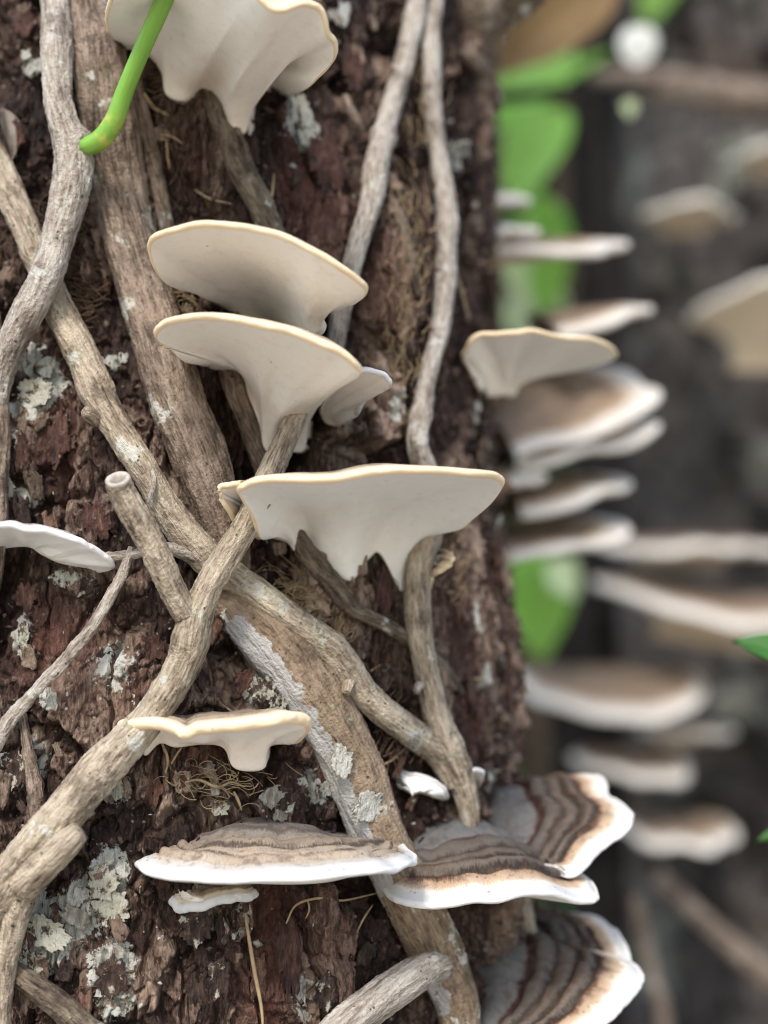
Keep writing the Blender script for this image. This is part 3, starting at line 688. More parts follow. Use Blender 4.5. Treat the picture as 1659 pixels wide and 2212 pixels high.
# ------------------------------------------------------------------ bracket fungi
def bracket(label, m, b, t, cap_mat, rim_mat, pore_mat, th=1.3, group=None, seed=0, bulge=0.06, flare=0.55, ripple=0.3, wave=0.4, N=150, name='bracket_fungus', depthf=None, NT=64, NB=46, ringpow=1.0):
    """m, b, t: picture points (u, v, depth cm or None = on the trunk) of margin, lower and upper attachment"""
    def curve(lst, n, embed=0.003):
        P = []
        for q in lst:
            d = (q[2] * 0.01) if (len(q) > 2 and q[2] is not None) else trunk_depth(q[0], q[1]) + embed
            P.append(at(q[0], q[1], d))
        return spline(np.array(P), n)
    M = curve(m, N, 0.001); B = curve(b, N, -0.0042); T = curve(t, N)
    s = np.linspace(0, 1, N)
    th = th * 0.001
    taper = np.clip(np.minimum(s, 1 - s) / 0.06, 0.15, 1) ** 0.6
    cen = 0.5 * (T.mean(0) + B.mean(0))
    # slight waviness of the margin
    wv = wave * 0.001
    M = M + np.stack([vn(s * 17, 0 * s, 0 * s, seed), vn(s * 15, 0 * s + 3, 0 * s, seed), vn(s * 19, 0 * s + 7, 0 * s, seed)], 1) * wv * taper[:, None]
    ctr = 0.5 * (T + B) * 0.5 + cen * 0.5
    out = M - ctr; out /= np.linalg.norm(out, axis=1)[:, None]
    tang = np.gradient(M, axis=0); tang /= np.linalg.norm(tang, axis=1)[:, None] + 1e-9
    up = np.cross(out, tang); up /= np.linalg.norm(up, axis=1)[:, None] + 1e-9
    up[up[:, 2] < 0] *= -1
    up = up * 0.6 + np.array([0, 0, 1.0]) * 0.5; up /= np.linalg.norm(up, axis=1)[:, None]
    Mt = M + up * (th * 0.5 * taper)[:, None]; Mb = M - up * (th * 0.5 * taper)[:, None]
    # upper surface
    tt = np.linspace(0, 1, NT)
    L = np.linalg.norm(Mt - T, axis=1)
    rp = tt[:, None]
    Pt = T[None] * (1 - rp[..., None]) + Mt[None] * rp[..., None]
    hgt = bulge * L[None] * np.sin(np.pi * np.clip(rp, 0, 1)) ** 0.9
    ss = np.broadcast_to(s[None], (NT, N)); rr = np.broadcast_to(rp, (NT, N))
    rk = rr + 0.035 * vn(ss * 9, rr * 3, 0 * ss, seed + 2)
    rip = sum(-w_ * np.exp(-((rk - c_) / b_) ** 2) for c_, w_, b_ in ((.41, .8, .022), (.555, .7, .018), (.68, 1.1, .020), (.785, 1.1, .020))) * ripple * 0.0011 + np.sin(rk * 25 + 2.0) * ripple * 0.0006 * np.sin(np.pi * rr) ** 0.6
    rad = vn(ss * 26, rr * 2.2, 0 * ss, seed + 4) * ripple * 0.0008 * np.sin(np.pi * rr) ** 0.5
    lump = fbm(ss * 7, rr * 4, 0 * ss + seed, 3, seed + 6) * 0.0011 * ripple * 2 * np.sin(np.pi * rr)
    edge = -np.clip((rr - 0.9) / 0.1, 0, 1) ** 2 * th * 0.12
    Pt = Pt + up[None] * (hgt + rip + rad + lump + edge)[..., None]
    # rounded margin
    K = 9; ph = np.linspace(np.pi / 2, -np.pi / 2, K)
    bulg = 0.62
    Pm = M[None] + up[None] * (np.sin(ph)[:, None] * (th * 0.5 * taper)[None])[..., None] + out[None] * (np.cos(ph)[:, None] * (th * bulg * taper)[None])[..., None]
    Pm = Pm + out[None] * (vn(np.broadcast_to(s[None] * 60, (K, N)), np.broadcast_to(ph[:, None], (K, N)), np.zeros((K, N)), seed + 8) * np.cos(ph)[:, None] * th * 0.12)[..., None]
    Pm[0] = Pt[-1]; Pm[-1] = Mb
    # lower surface
    q = np.linspace(0, 1, NB)[:, None, None]
    zc = np.minimum(Mb[:, 2], T[:, 2] - 0.0015)
    Kp = np.column_stack([B[:, 0], B[:, 1] - 0.003, B[:, 2] + flare * np.maximum(zc - B[:, 2], 0)])
    K1 = Mb * 0.4 + Kp * 0.6
    Pb = (1 - q) ** 3 * Mb[None] + 3 * q * (1 - q) ** 2 * K1[None] + 3 * q ** 2 * (1 - q) * Kp[None] + q ** 3 * B[None]
    sb = np.broadcast_to(s[None], (NB, N)); qb = np.broadcast_to(q[..., 0], (NB, N))
    fold = vn(sb * 14, qb * 1.6, 0 * sb, seed + 10) * 0.0010 * qb * (1 - qb) * 3 + fbm(sb * 30, qb * 6, 0 * sb, 2, seed + 12) * 0.00022 * np.sin(np.pi * qb)
    lip = -np.exp(-((qb - 0.03) / 0.03) ** 2) * th * 0.0
    Pb = Pb - up[None] * (fold + lip)[..., None]
    # the lower edge is rounded and turns back into the wood
    e = np.array([0.0, 1.0, 0.0])
    Pb = np.concatenate([Pb, (B + e * 0.0006 - up * 0.0003)[None], (B + e * 0.0014 + up * 0.0001)[None], (B + e * 0.009 + up * 0.001)[None]])
    NB += 3; qb = np.concatenate([qb, np.ones((3, N))])
    root = thing(name, cen, label, 'bracket fungus', group)
    # fan coordinates for radial streaks
    fan = np.stack([ss * 40, rr * 1.2 + 0 * ss, 0 * ss + seed], -1).reshape(-1, 3)
    attach(link('cap', mesh_np('cap', Pt, grid_faces(NT, N), cap_mat, {'ring': (rr ** ringpow).ravel(), 'fan': fan})), root)
    rg = np.broadcast_to(np.abs(np.linspace(-1, 1, K))[:, None], (K, N))
    attach(link('margin', mesh_np('margin', Pm, grid_faces(K, N), rim_mat, {'ring': rg.ravel()})), root)
    attach(link('pore_surface', mesh_np('pore_surface', Pb, grid_faces(NB, N), pore_mat, {'ring': qb.ravel()})), root)
    return root

bracket('large cream fungus behind the green shoot, with a long pointed drip underneath',
    [(262, 100, None), (232, 40, 35.5), (280, -50, 34), (400, -95, 33.2), (510, -50, 32.9), (566, -4, 32.7), (604, 20, 32.7), (652, 3, 32.8), (690, 18, 33), (712, 70, 33.4), (727, 103, 33.9), (712, 140, 34.8), (668, 180, 36), (612, 196, None), (575, 192, None)],
    [(262, 100), (310, 110), (346, 150), (358, 200), (398, 214), (438, 186), (474, 216), (500, 276), (535, 279), (546, 205), (556, 150), (560, 138), (564, 138), (566, 150), (570, 182)],
    [(290, 60), (420, 40), (520, 50), (590, 150)], CAP_CREAM, RIM_CREAM, PORE, th=1.7, seed=101, flare=0.9, wave=0.5)

bracket('tilted oval cream fungus, upper one of the stacked pair, resting above the other',
    [(448, 640, None), (352, 600, 35.4), (324, 524, 34.2), (388, 495, 33.4), (480, 485, 32.9), (592, 506, 32.6), (692, 552, 32.6), (764, 600, 33), (789, 628, 33.6), (768, 652, 34.8), (728, 668, 36), (705, 672, None)],
    [(448, 640), (505, 670), (556, 698), (610, 718), (655, 724, 35.2), (690, 712, 35.0), (700, 690, 35.0), (688, 674, 35.2), (705, 672)],
    [(440, 612), (560, 575), (690, 640)], CAP_CREAM, RIM_CREAM, PORE, th=1.6, seed=111, flare=0.35, wave=0.25)
bracket('cream fungus with a thick stalk-like base, lower one of the stacked pair',
    [(452, 792, None), (388, 766, 35.2), (339, 727, 34.3), (358, 696, 33.7), (430, 685, 33.1), (520, 693, 32.7), (612, 713, 32.5), (702, 746, 32.5), (764, 784, 32.8), (777, 804, 33.3), (754, 814, 34.4), (722, 830, 35.3), (695, 858, 36), (668, 905, None)],
    [(452, 792), (518, 806), (535, 850), (560, 915), (568, 960), (582, 975), (618, 972), (652, 974), (662, 945), (668, 905)],
    [(450, 770), (600, 758), (700, 800)], CAP_CREAM, RIM_CREAM, PORE, th=1.75, seed=121, flare=0.72, wave=0.25)
bracket('small cream fungus tucked behind the lower of the stacked pair',
    [(690, 885, None), (706, 850, 36), (748, 812, 35.4), (792, 799, 35.2), (832, 816, 35.4), (838, 832, 35.7), (792, 858, 36.6), (768, 895, 37.2), (738, 920, None)],
    [(690, 890), (705, 912), (738, 922)], [(700, 868), (750, 850), (775, 870)], CAP_ZONED, RIM_WHITE, PORE, th=1.5, seed=123, N=90, flare=0.5)

bracket('widest white shelf fungus with a ragged flaring base, pierced by vines',
    [(590, 1160, None), (562, 1158, 35.6), (546, 1115, 34.7), (523, 1080, 34.1), (524, 1052, 33.7), (575, 1037, 33.3), (700, 1038, 32.9), (765, 1026, 32.8), (856, 1016, 32.8), (995, 1019, 33.3), (1064, 1029, 34), (1084, 1047, 34.6), (1055, 1084, 35.6), (1010, 1124, 36.8), (978, 1140, 37.6), (950, 1131, 38.3), (925, 1120, 38.9)],
    [(590, 1160), (618, 1170), (643, 1194), (664, 1160), (700, 1212), (756, 1252), (797, 1204), (822, 1196), (866, 1274), (880, 1235), (900, 1175), (925, 1125)],
    [(580, 1100), (760, 1075), (920, 1085)], CAP_CREAM, RIM_CREAM, PORE_GREY, th=1.8, seed=131, flare=0.88, wave=0.35, N=190)
bracket('small cream lobe beside the widest shelf fungus, behind the forked vine',
    [(570, 1160, None), (535, 1150, 36), (500, 1112, 35.2), (476, 1068, 34.8), (482, 1047, 34.7), (520, 1045, 34.9), (560, 1050, None)],
    [(570, 1165), (560, 1130), (560, 1080)], [(560, 1120), (560, 1070)], CAP_CREAM, RIM_CREAM, PORE, th=1.5, seed=133, N=70, NT=20, NB=20)
bracket('little cream fungus on the trunk behind the olive vine',
    [(925, 1275, None), (936, 1238, 38.2), (962, 1226, 37.8), (976, 1206, 37.8), (962, 1195, 38.2), (930, 1188, None)],
    [(915, 1280), (915, 1220), (920, 1190)], [(915, 1240), (918, 1195)], CAP_CREAM, RIM_CREAM, PORE, th=1.6, seed=135, N=60, NT=20, NB=20)

bracket('thick-edged tan fungus seen edge-on over the broad root',
    [(300, 1605, None), (264, 1584, 35.4), (272, 1568, 34.6), (330, 1564, 34), (385, 1577, 33.8), (406, 1583, 33.7), (440, 1573, 33.5), (520, 1563, 33.4), (600, 1555, 33.5), (650, 1550, 33.9), (664, 1563, 34.3), (645, 1588, 35.2), (625, 1604, None)],
    [(300, 1606), (314, 1630), (345, 1604), (380, 1612), (440, 1606), (482, 1614), (502, 1654), (535, 1664), (572, 1656), (582, 1612), (625, 1605)],
    [(300, 1562), (390, 1546), (500, 1538), (610, 1540)], CAP_CREAM, RIM_CREAM, PORE, th=2.9, seed=141, flare=0.8, wave=0.4, bulge=0.02, N=170)

bracket('broad white-rimmed brown-banded fungus standing alone across the lower bark',
    [(400, 1838, None), (338, 1850, 35.4), (303, 1868, 34.3), (362, 1892, 33.4), (469, 1900, 33), (625, 1900, 32.8), (781, 1886, 33), (858, 1874, 33.8), (892, 1858, 34.8), (872, 1836, 36), (835, 1812, None)],
    [(400, 1880), (520, 1905), (700, 1905), (820, 1870)],
    [(425, 1832), (462, 1806), (515, 1774), (570, 1764), (625, 1770), (690, 1792), (770, 1804), (825, 1808)],
    CAP_PALE, RIM_WHITE, PORE_GREY, th=1.7, seed=151, bulge=0.03, ripple=0.75, wave=0.35, N=190, NT=100)
bracket('small cream lobe hanging under the broad white-rimmed fungus',
    [(385, 1915, None), (370, 1932, 35.2), (392, 1957, 34.8), (445, 1952, 34.6), (490, 1936, 34.8), (530, 1936, 35), (548, 1918, None)],
    [(400, 1930), (470, 1940), (540, 1925)], [(390, 1895), (540, 1900)], CAP_CREAM, RIM_WHITE, PORE, th=2.6, seed=153, N=80, NT=24, NB=20)

bracket('grey and brown striped fungus with wavy white lip beside the broad root',
    [(885, 1862, None), (852, 1894, 37.2), (833, 1922, 36.4), (866, 1945, 35.6), (948, 1955, 35.3), (1018, 1947, 35.2), (1099, 1936, 35.4), (1187, 1930, 35.9), (1260, 1946, 36.5), (1282, 1937, 37), (1258, 1893, 38.3), (1185, 1862, 39.4), (1110, 1845, 40.5)],
    [(895, 1890), (960, 1920), (1060, 1915), (1115, 1880)],
    [(898, 1828), (912, 1798), (950, 1768), (1000, 1754), (1035, 1775), (1062, 1815), (1085, 1838)],
    CAP_ZONED, RIM_WHITE, PORE_GREY, th=1.9, seed=161, bulge=0.05, ripple=0.85, wave=0.5, N=200, NT=110, group=None)
bracket('fan of grey, maroon and brown stripes jutting sideways, upper striped fungus',
    [(1085, 1722, 41.6), (1158, 1704, 41.9), (1214, 1684, 42), (1290, 1682, 41.4), (1310, 1722, 40.4), (1340, 1734, 39.9), (1359, 1756, 39.4), (1352, 1790, 38.7), (1310, 1818, 38.2), (1290, 1844, 37.8), (1238, 1890, 37.3), (1208, 1882, 37.5), (1130, 1858, 38.4)],
    [(1060, 1765, 41.5), (1075, 1810, 40.6), (1110, 1870, 39.4)],
    [(1045, 1712, 41.6), (1030, 1735, 40.8), (1040, 1775, 40.2), (1062, 1820, 39.7), (1085, 1850, 39.2)],
    CAP_ZONED, RIM_WHITE, PORE_GREY, th=1.6, seed=171, bulge=0.08, ripple=0.85, wave=0.5, N=170, NT=110)
bracket('striped fungus half hidden behind the lowest striped one',
    [(1130, 1990, 42.2), (1190, 1977, 42.4), (1263, 1981, 42), (1320, 2009, 41.2), (1352, 2056, 40.4), (1345, 2110, 39.8), (1260, 2130, 39.6)],
    [(1090, 2030, 42), (1090, 2080, 41), (1140, 2130, 40.3)],
    [(1085, 1995, 42.2), (1070, 2025, 41.4), (1085, 2070, 40.6)], CAP_ZONED, RIM_WHITE, PORE_GREY, th=1.8, seed=181, bulge=0.08, ripple=0.85, N=150, NT=100)
bracket('lowest striped fungus, large fan with wide pale margin',
    [(1120, 2092, 41), (1190, 2074, 40.9), (1251, 2070, 40.5), (1310, 2070, 40), (1356, 2078, 39.5), (1379, 2106, 38.7), (1373, 2132, 38.2), (1344, 2168, 37.6), (1298, 2210, 37.2), (1200, 2270, 36.8), (1090, 2305, 36.8), (1010, 2300, 37.4)],
    [(1060, 2120, 41), (1010, 2170, 40), (1000, 2280, 38.8)],
    [(1080, 2062, 41), (1035, 2036, 40.4), (1002, 2050, 39.8), (992, 2110, 39.2), (1002, 2190, 38.7), (985, 2270, 38.2)], CAP_ZONED, RIM_WHITE, PORE_GREY, th=2.0, seed=191, bulge=0.07, ripple=0.9, N=200, NT=110)

bracket('small blue-white fungus beside the olive vine above the striped fungi',
    [(885, 1712, None), (852, 1684, 38.5), (862, 1670, 38.2), (905, 1676, 37.9), (944, 1692, 37.9), (964, 1712, 38.1), (958, 1724, 38.4), (935, 1716, None)],
    [(890, 1716), (910, 1712), (935, 1720)], [(885, 1680), (935, 1690)], CAP_GREY, RIM_WHITE, PORE_GREY, th=1.0, seed=201, N=70, NT=24, NB=20)
bracket('tiny white fungus on the far side of the olive vine',
    [(1000, 1692, 39.5), (1002, 1670, 38.6), (1028, 1663, 38.4), (1045, 1675, 38.6), (1036, 1693, 39), (1015, 1700, 39.6)],
    [(1000, 1700, 39.8), (1015, 1702, 39.8)], [(1000, 1680, 40), (1015, 1685, 40)], CAP_GREY, RIM_WHITE, PORE_GREY, th=1.1, seed=203, N=50, NT=16, NB=14)
bracket('thin grey-white fungus above the dried curving stem, its end touching the side branch',
    [(-130, 1200, None), (-120, 1150, 35), (-60, 1138, 34.4), (0, 1139, 34.2), (78, 1144, 34.2), (156, 1167, 34.3), (206, 1187, 34.6), (237, 1214, 35), (230, 1227, 35.6), (195, 1224, None)],
    [(-130, 1210), (-40, 1190), (52, 1178), (90, 1196), (130, 1214), (195, 1226)],
    [(-120, 1180), (50, 1165), (190, 1205)], CAP_GREY, RIM_GREY, PORE_GREY, th=1.6, seed=211, flare=0.4, wave=0.5)
# curved fungi on the far side of the trunk and on the second trunk, out of focus
def shelf(label, u, v, dep, az, L, W, tilt, th=3.0, group=None, seed=0, droop=0.25, rootw=0.32, pore=PORE_FAR, cap=CAP_FAR, rim=RIM_WHITE, wavy=0.12, roll=0.0):
    """fan bracket rooted at a picture point; az: 0 to the right, 90 away from the camera; sizes in cm"""
    root_p = at(u, v, dep * 0.01); az = R(az)
    o = np.array([math.cos(az), math.sin(az), 0.0]); sd_ = np.array([-o[1], o[0], 0.0]); up = np.array([0, 0, 1.0])
    ct_, st_ = math.cos(R(tilt)), math.sin(R(tilt))
    of = o * ct_ + up * st_; un = up * ct_ - o * st_
    cr_, sr_ = math.cos(R(roll)), math.sin(R(roll)); sd_, un = sd_ * cr_ + un * sr_, un * cr_ - sd_ * sr_
    N, NT, NB, K = 60, 22, 18, 7
    an = np.linspace(-1.65, 1.65, N); s = np.linspace(0, 1, N)
    rad = 1 + wavy * vn(an * 2.2, 0 * an, 0 * an + seed * 1.3, seed)
    lift = wavy * 0.9 * vn(an * 2.6, 0 * an + 5, 0 * an + seed * 2.1, seed + 3)
    M = root_p + 0.01 * (np.outer(np.cos(an) * rad * L, of) + np.outer(np.sin(an) * rad * W, sd_) + np.outer(lift * L * 0.5, un))
    T = root_p + 0.01 * (np.outer(np.sin(an) * W * rootw, sd_) + np.outer(0 * an + 0.55, un)) - of * 0.006
    B = root_p + 0.01 * (np.outer(np.sin(an) * W * rootw * 0.9, sd_) - np.outer(0 * an + L * droop, un)) - of * 0.006
    t_ = th * 0.001
    out = M - root_p; out /= np.linalg.norm(out, axis=1)[:, None]
    r_ = np.linspace(0, 1, NT)[:, None, None]
    Pt = T[None] * (1 - r_) + (M + un * t_ / 2)[None] * r_ + un * (np.sin(np.pi * r_) * 0.0012)
    ph = np.linspace(np.pi / 2, -np.pi / 2, K)[:, None, None]
    Pm = M[None] + un * np.sin(ph) * t_ / 2 + out[None] * np.cos(ph) * t_ * 0.6
    Kp = B * 0.4 + M * 0.1 + root_p * 0.5
    q = np.linspace(0, 1, NB)[:, None, None]
    Pb = (1 - q) ** 2 * (M - un * t_ / 2)[None] + 2 * q * (1 - q) * Kp[None] + q ** 2 * B[None]
    root = thing('bracket_fungus', root_p, label, 'bracket fungus', group)
    rr = np.broadcast_to(r_[..., 0], (NT, N)); ss = np.broadcast_to(s[None], (NT, N))
    attach(link('cap', mesh_np('cap', Pt, grid_faces(NT, N), cap, {'ring': rr.ravel(), 'fan': np.stack([ss * 40, rr * 1.2, 0 * ss + seed], -1).reshape(-1, 3)})), root)
    attach(link('margin', mesh_np('margin', Pm, grid_faces(K, N), rim, {'ring': np.broadcast_to(np.abs(np.linspace(-1, 1, K))[:, None], (K, N)).ravel()})), root)
    attach(link('pore_surface', mesh_np('pore_surface', Pb, grid_faces(NB, N), pore, {'ring': np.broadcast_to(q[..., 0], (NB, N)).ravel()})), root)

GE = 'bracket fungi stacked on the slim tree behind the trunk'
bracket('wavy-edged cream fungus on the trunk edge, sharpest of those there',
    [(1040, 850, 43.5), (1008, 790, 42), (1004, 752, 41.2), (1030, 727, 40.8), (1090, 719, 40.8), (1150, 717, 41), (1215, 730, 41.5), (1270, 733, 42.2), (1318, 748, 43), (1325, 768, 44), (1260, 790, 45), (1180, 800, 45.6), (1120, 812, 46)],
    [(1050, 856, 43.8), (1090, 850, 44.6), (1115, 850, 45.4), (1120, 815, 46)],
    [(1040, 790, 44), (1080, 770, 45), (1110, 775, 46)], CAP_FAR, RIM_CREAM, PORE, th=1.5, seed=231, flare=0.5, wave=0.6, N=110, NT=30, NB=30)
def rear_stem():
    cx, cy, r0 = 0.020, 0.615, 0.030
    root = thing('tree', (cx, cy, 0), 'slim brown tree close behind the main trunk, carrying the stacked fungi', 'tree')
    T, Z = np.meshgrid(np.linspace(-np.pi, np.pi, 120, endpoint=False), np.linspace(-0.02, 1.5, 300))
    X, Y = np.cos(T) * 0.03, np.sin(T) * 0.03
    h, cr, gap = bark_relief(T * 0.03, Z, X, Y, 150, 0.8)
    r = r0 * (1 + 0.08 * vn(X * 60, Y * 60, Z * 12, 8)) + (0.40 - Z) * 0.012 + h
    P = np.stack([cx + np.cos(T) * r, cy + np.sin(T) * r, Z], -1)
    attach(link('trunk', mesh_np('trunk', P, grid_faces(*T.shape, True), FL_TAN, {'cr': cr.ravel(), 'red': 0 * cr.ravel(), 'lich': 0 * cr.ravel()})), root)
REAR_STEM = rear_stem
for a in [
    ('small stubby tan fungus, topmost of the stack beside the trunk', 1050, 440, 60, 10, 1.6, 1.2, 6, 12),
    ('tan fungus below the topmost stubby one beside the trunk', 1040, 520, 59, -20, 2.0, 1.7, 4, 12),
    ('long shelf fungus jutting out below the green leaves', 1070, 548, 60, 8, 5.0, 2.0, 4, 14),
    ('tilted brown fungus just above the wavy-edged cream one', 1190, 705, 60, 6, 4.0, 2.2, 12, 20),
    ('large curling white-rimmed fungus under the wavy-edged cream one', 1085, 905, 60, 4, 6.0, 3.6, 15, 32),
    ('white-lipped fungus below the large curling one', 1105, 965, 60, 5, 5.6, 2.8, 9, 22),
    ('small white-edged fungus level with the widest shelf fungus', 1075, 1046, 58, 0, 1.9, 1.3, 8, 12),
    ('folded tan fungus below the white-lipped one', 1120, 1075, 60, 4, 4.8, 2.4, 8, 18),
    ('pale grey-lipped fungus above the green gap', 1090, 1180, 60, 6, 4.8, 2.4, 10, 20)]:
    shelf(*a[:8], roll=a[8], th=3.4, group=GE, seed=len(a[0]), pore=PORE_FAR, rim=RIM_FAR, droop=0.15)

# ------------------------------------------------------------------ bark pieces that lie on the trunk
def flake_mesh(seed, mat, curl):
    rg = np.random.default_rng(seed)
    nx, ny = 6, 8
    X, Y = np.meshgrid(np.linspace(-1, 1, nx), np.linspace(-1, 1, ny))
    ed = 1 - 0.30 * rg.random(ny)[:, None] * np.abs(X) ** 2; ed2 = 1 - 0.35 * rg.random(nx)[None, :] * np.abs(Y) ** 2
    px = X * ed * (1 - 0.25 * np.abs(Y) ** 3) + 0.12 * rg.standard_normal(X.shape)
    py = Y * ed2 + 0.08 * rg.standard_normal(X.shape)
    pz = 0.16 + curl * (X * X * 0.22 + (Y + 1) ** 2 * 0.10 * rg.random()) + 0.07 * rg.standard_normal(X.shape)
    top = np.stack([px, py, pz], -1)
    n = nx * ny
    ring = list(range(nx)) + [nx * (i + 1) + nx - 1 for i in range(ny - 1)] + [n - 2 - i for i in range(nx - 1)] + [nx * (ny - 2 - i) for i in range(ny - 2)]
    low = top.reshape(-1, 3)[ring].copy(); low[:, :2] *= 0.93; low[:, 2] -= 0.34
    V = np.vstack([top.reshape(-1, 3), low]); k = len(ring)
    F = np.vstack([grid_faces(ny, nx), [[ring[i], n + i, n + (i + 1) % k, ring[(i + 1) % k]] for i in range(k)]])
    r1 = rg.random()
    me = mesh_np('bark_flake', V, F, mat, {'cr': np.full(len(V), r1), 'red': np.zeros(len(V)), 'lich': np.zeros(len(V))}, smooth=False)
    return me

FL_DARK = bark_material('flake_dark', (0.011, 0.006, 0.005), (0.050, 0.028, 0.021), (0.25, 0.18, 0.135), (0.08, 0.03, 0.02), (0.4, 0.4, 0.36))
FL_RED = bark_material('flake_red', (0.020, 0.009, 0.007), (0.070, 0.030, 0.021), (0.22, 0.13, 0.09), (0.1, 0.035, 0.02), (0.4, 0.4, 0.36))
FL_TAN = bark_material('flake_tan', (0.028, 0.018, 0.013), (0.115, 0.078, 0.056), (0.36, 0.28, 0.21), (0.08, 0.03, 0.02), (0.45, 0.45, 0.40))
FL_LICH = bark_material('flake_lichen', (0.16, 0.14, 0.11), (0.36, 0.35, 0.31), (0.55, 0.55, 0.52), (0.08, 0.03, 0.02), (0.6, 0.6, 0.58))
REAR_STEM()
FLS = {k: [flake_mesh(300 + 10 * i + j, m, 0.5 + 0.5 * j / 4) for j in range(5)] for i, (k, m) in enumerate((('dark', FL_DARK), ('red', FL_RED), ('tan', FL_TAN), ('lich', FL_LICH)))}

def on_trunk(th, z, lift=0.0):
    r = float(trunk_base(np.array([th]), np.array([z]))[0]) + lift
    return Vector((AX + math.cos(th) * r, AY + math.sin(th) * r, z))

def put_flake(kind, th, z, w, h, rot, tilt, lift=0.0):
    me = random.choice(FLS[kind])
    o = bpy.data.objects.new('lichen_flake' if kind == 'lich' else 'bark_flake', me); COL.objects.link(o)
    nrm = Vector((math.cos(th), math.sin(th), 0)); zz = Vector((0, 0, 1)); xx = zz.cross(nrm)
    M = Matrix((xx, zz, nrm)).transposed() @ Matrix.Rotation(rot, 3, 'Z') @ Matrix.Rotation(tilt, 3, 'X') @ Matrix.Diagonal((w, h, (w * h) ** 0.5 * {'lich': 0.35, 'slab': 0.6}.get(kind, 0.8)))
    M = M.to_4x4(); M.translation = on_trunk(th, z, lift)
    o.parent = TRUNK; o.matrix_basis = M

def slab_mesh(seed, lw):
    rg = np.random.default_rng(seed); nx, ny = 15, 17
    X, Y = np.meshgrid(np.linspace(-1, 1, nx), np.linspace(-1, 1, ny))
    ang = np.arctan2(Y, X); rad = np.maximum(np.abs(X), np.abs(Y))
    k = (0.80 + 0.55 * fbm(np.cos(ang) * 3.0 + seed, np.sin(ang) * 3.0, 0 * X, 4, seed, 0.75) * rad) * (1 - 0.22 * (np.abs(X * Y)))
    px, py = X * k * (1 - 0.18 * Y * Y), Y * k * (1 - 0.12 * X * X)
    f = fbm(X * 2 + seed, Y * 1.3, 0 * X, 4, seed + 1, 0.6)
    pz = 0.14 + 0.16 * f + 0.12 * rad ** 3 * (0.4 + f) + 0.05 * (np.floor(f * 6) / 6)
    top = np.stack([px, py, pz], -1); n = nx * ny
    ring = list(range(nx)) + [nx * (i + 1) + nx - 1 for i in range(ny - 1)] + [n - 2 - i for i in range(nx - 1)] + [nx * (ny - 2 - i) for i in range(ny - 2)]
    low = top.reshape(-1, 3)[ring].copy(); low[:, :2] *= 0.95; low[:, 2] -= 0.35
    V = np.vstack([top.reshape(-1, 3), low]); kk = len(ring)
    F = np.vstack([grid_faces(ny, nx), [[ring[i], n + i, n + (i + 1) % kk, ring[(i + 1) % kk]] for i in range(kk)]])
    li = np.concatenate([(lw + 0.5 * f).ravel(), np.zeros(kk)])
    return mesh_np('bark_slab', V, F, (FL_TAN, FL_TAN, FL_DARK, FL_RED, FL_TAN, FL_RED, FL_LICH)[seed - 700], {'cr': np.concatenate([(0.4 + 0.5 * f).ravel(), np.full(kk, 0.2)]), 'red': np.zeros(len(V)), 'lich': li}, smooth=False)
SLABS = [slab_mesh(700 + i, lw) for i, lw in enumerate((0.75, 0.55, 0.35, 0.15, 0.65, 0.0, 1.3))]
def put_slab(k, u, v, w, h, rot, tilt, lift):
    th, z = trunk_polar(u, v)
    FLS['slab'] = [SLABS[k]]
    put_flake('slab', th, z, w * 0.001, h * 0.001, rot, tilt, lift * 0.001)
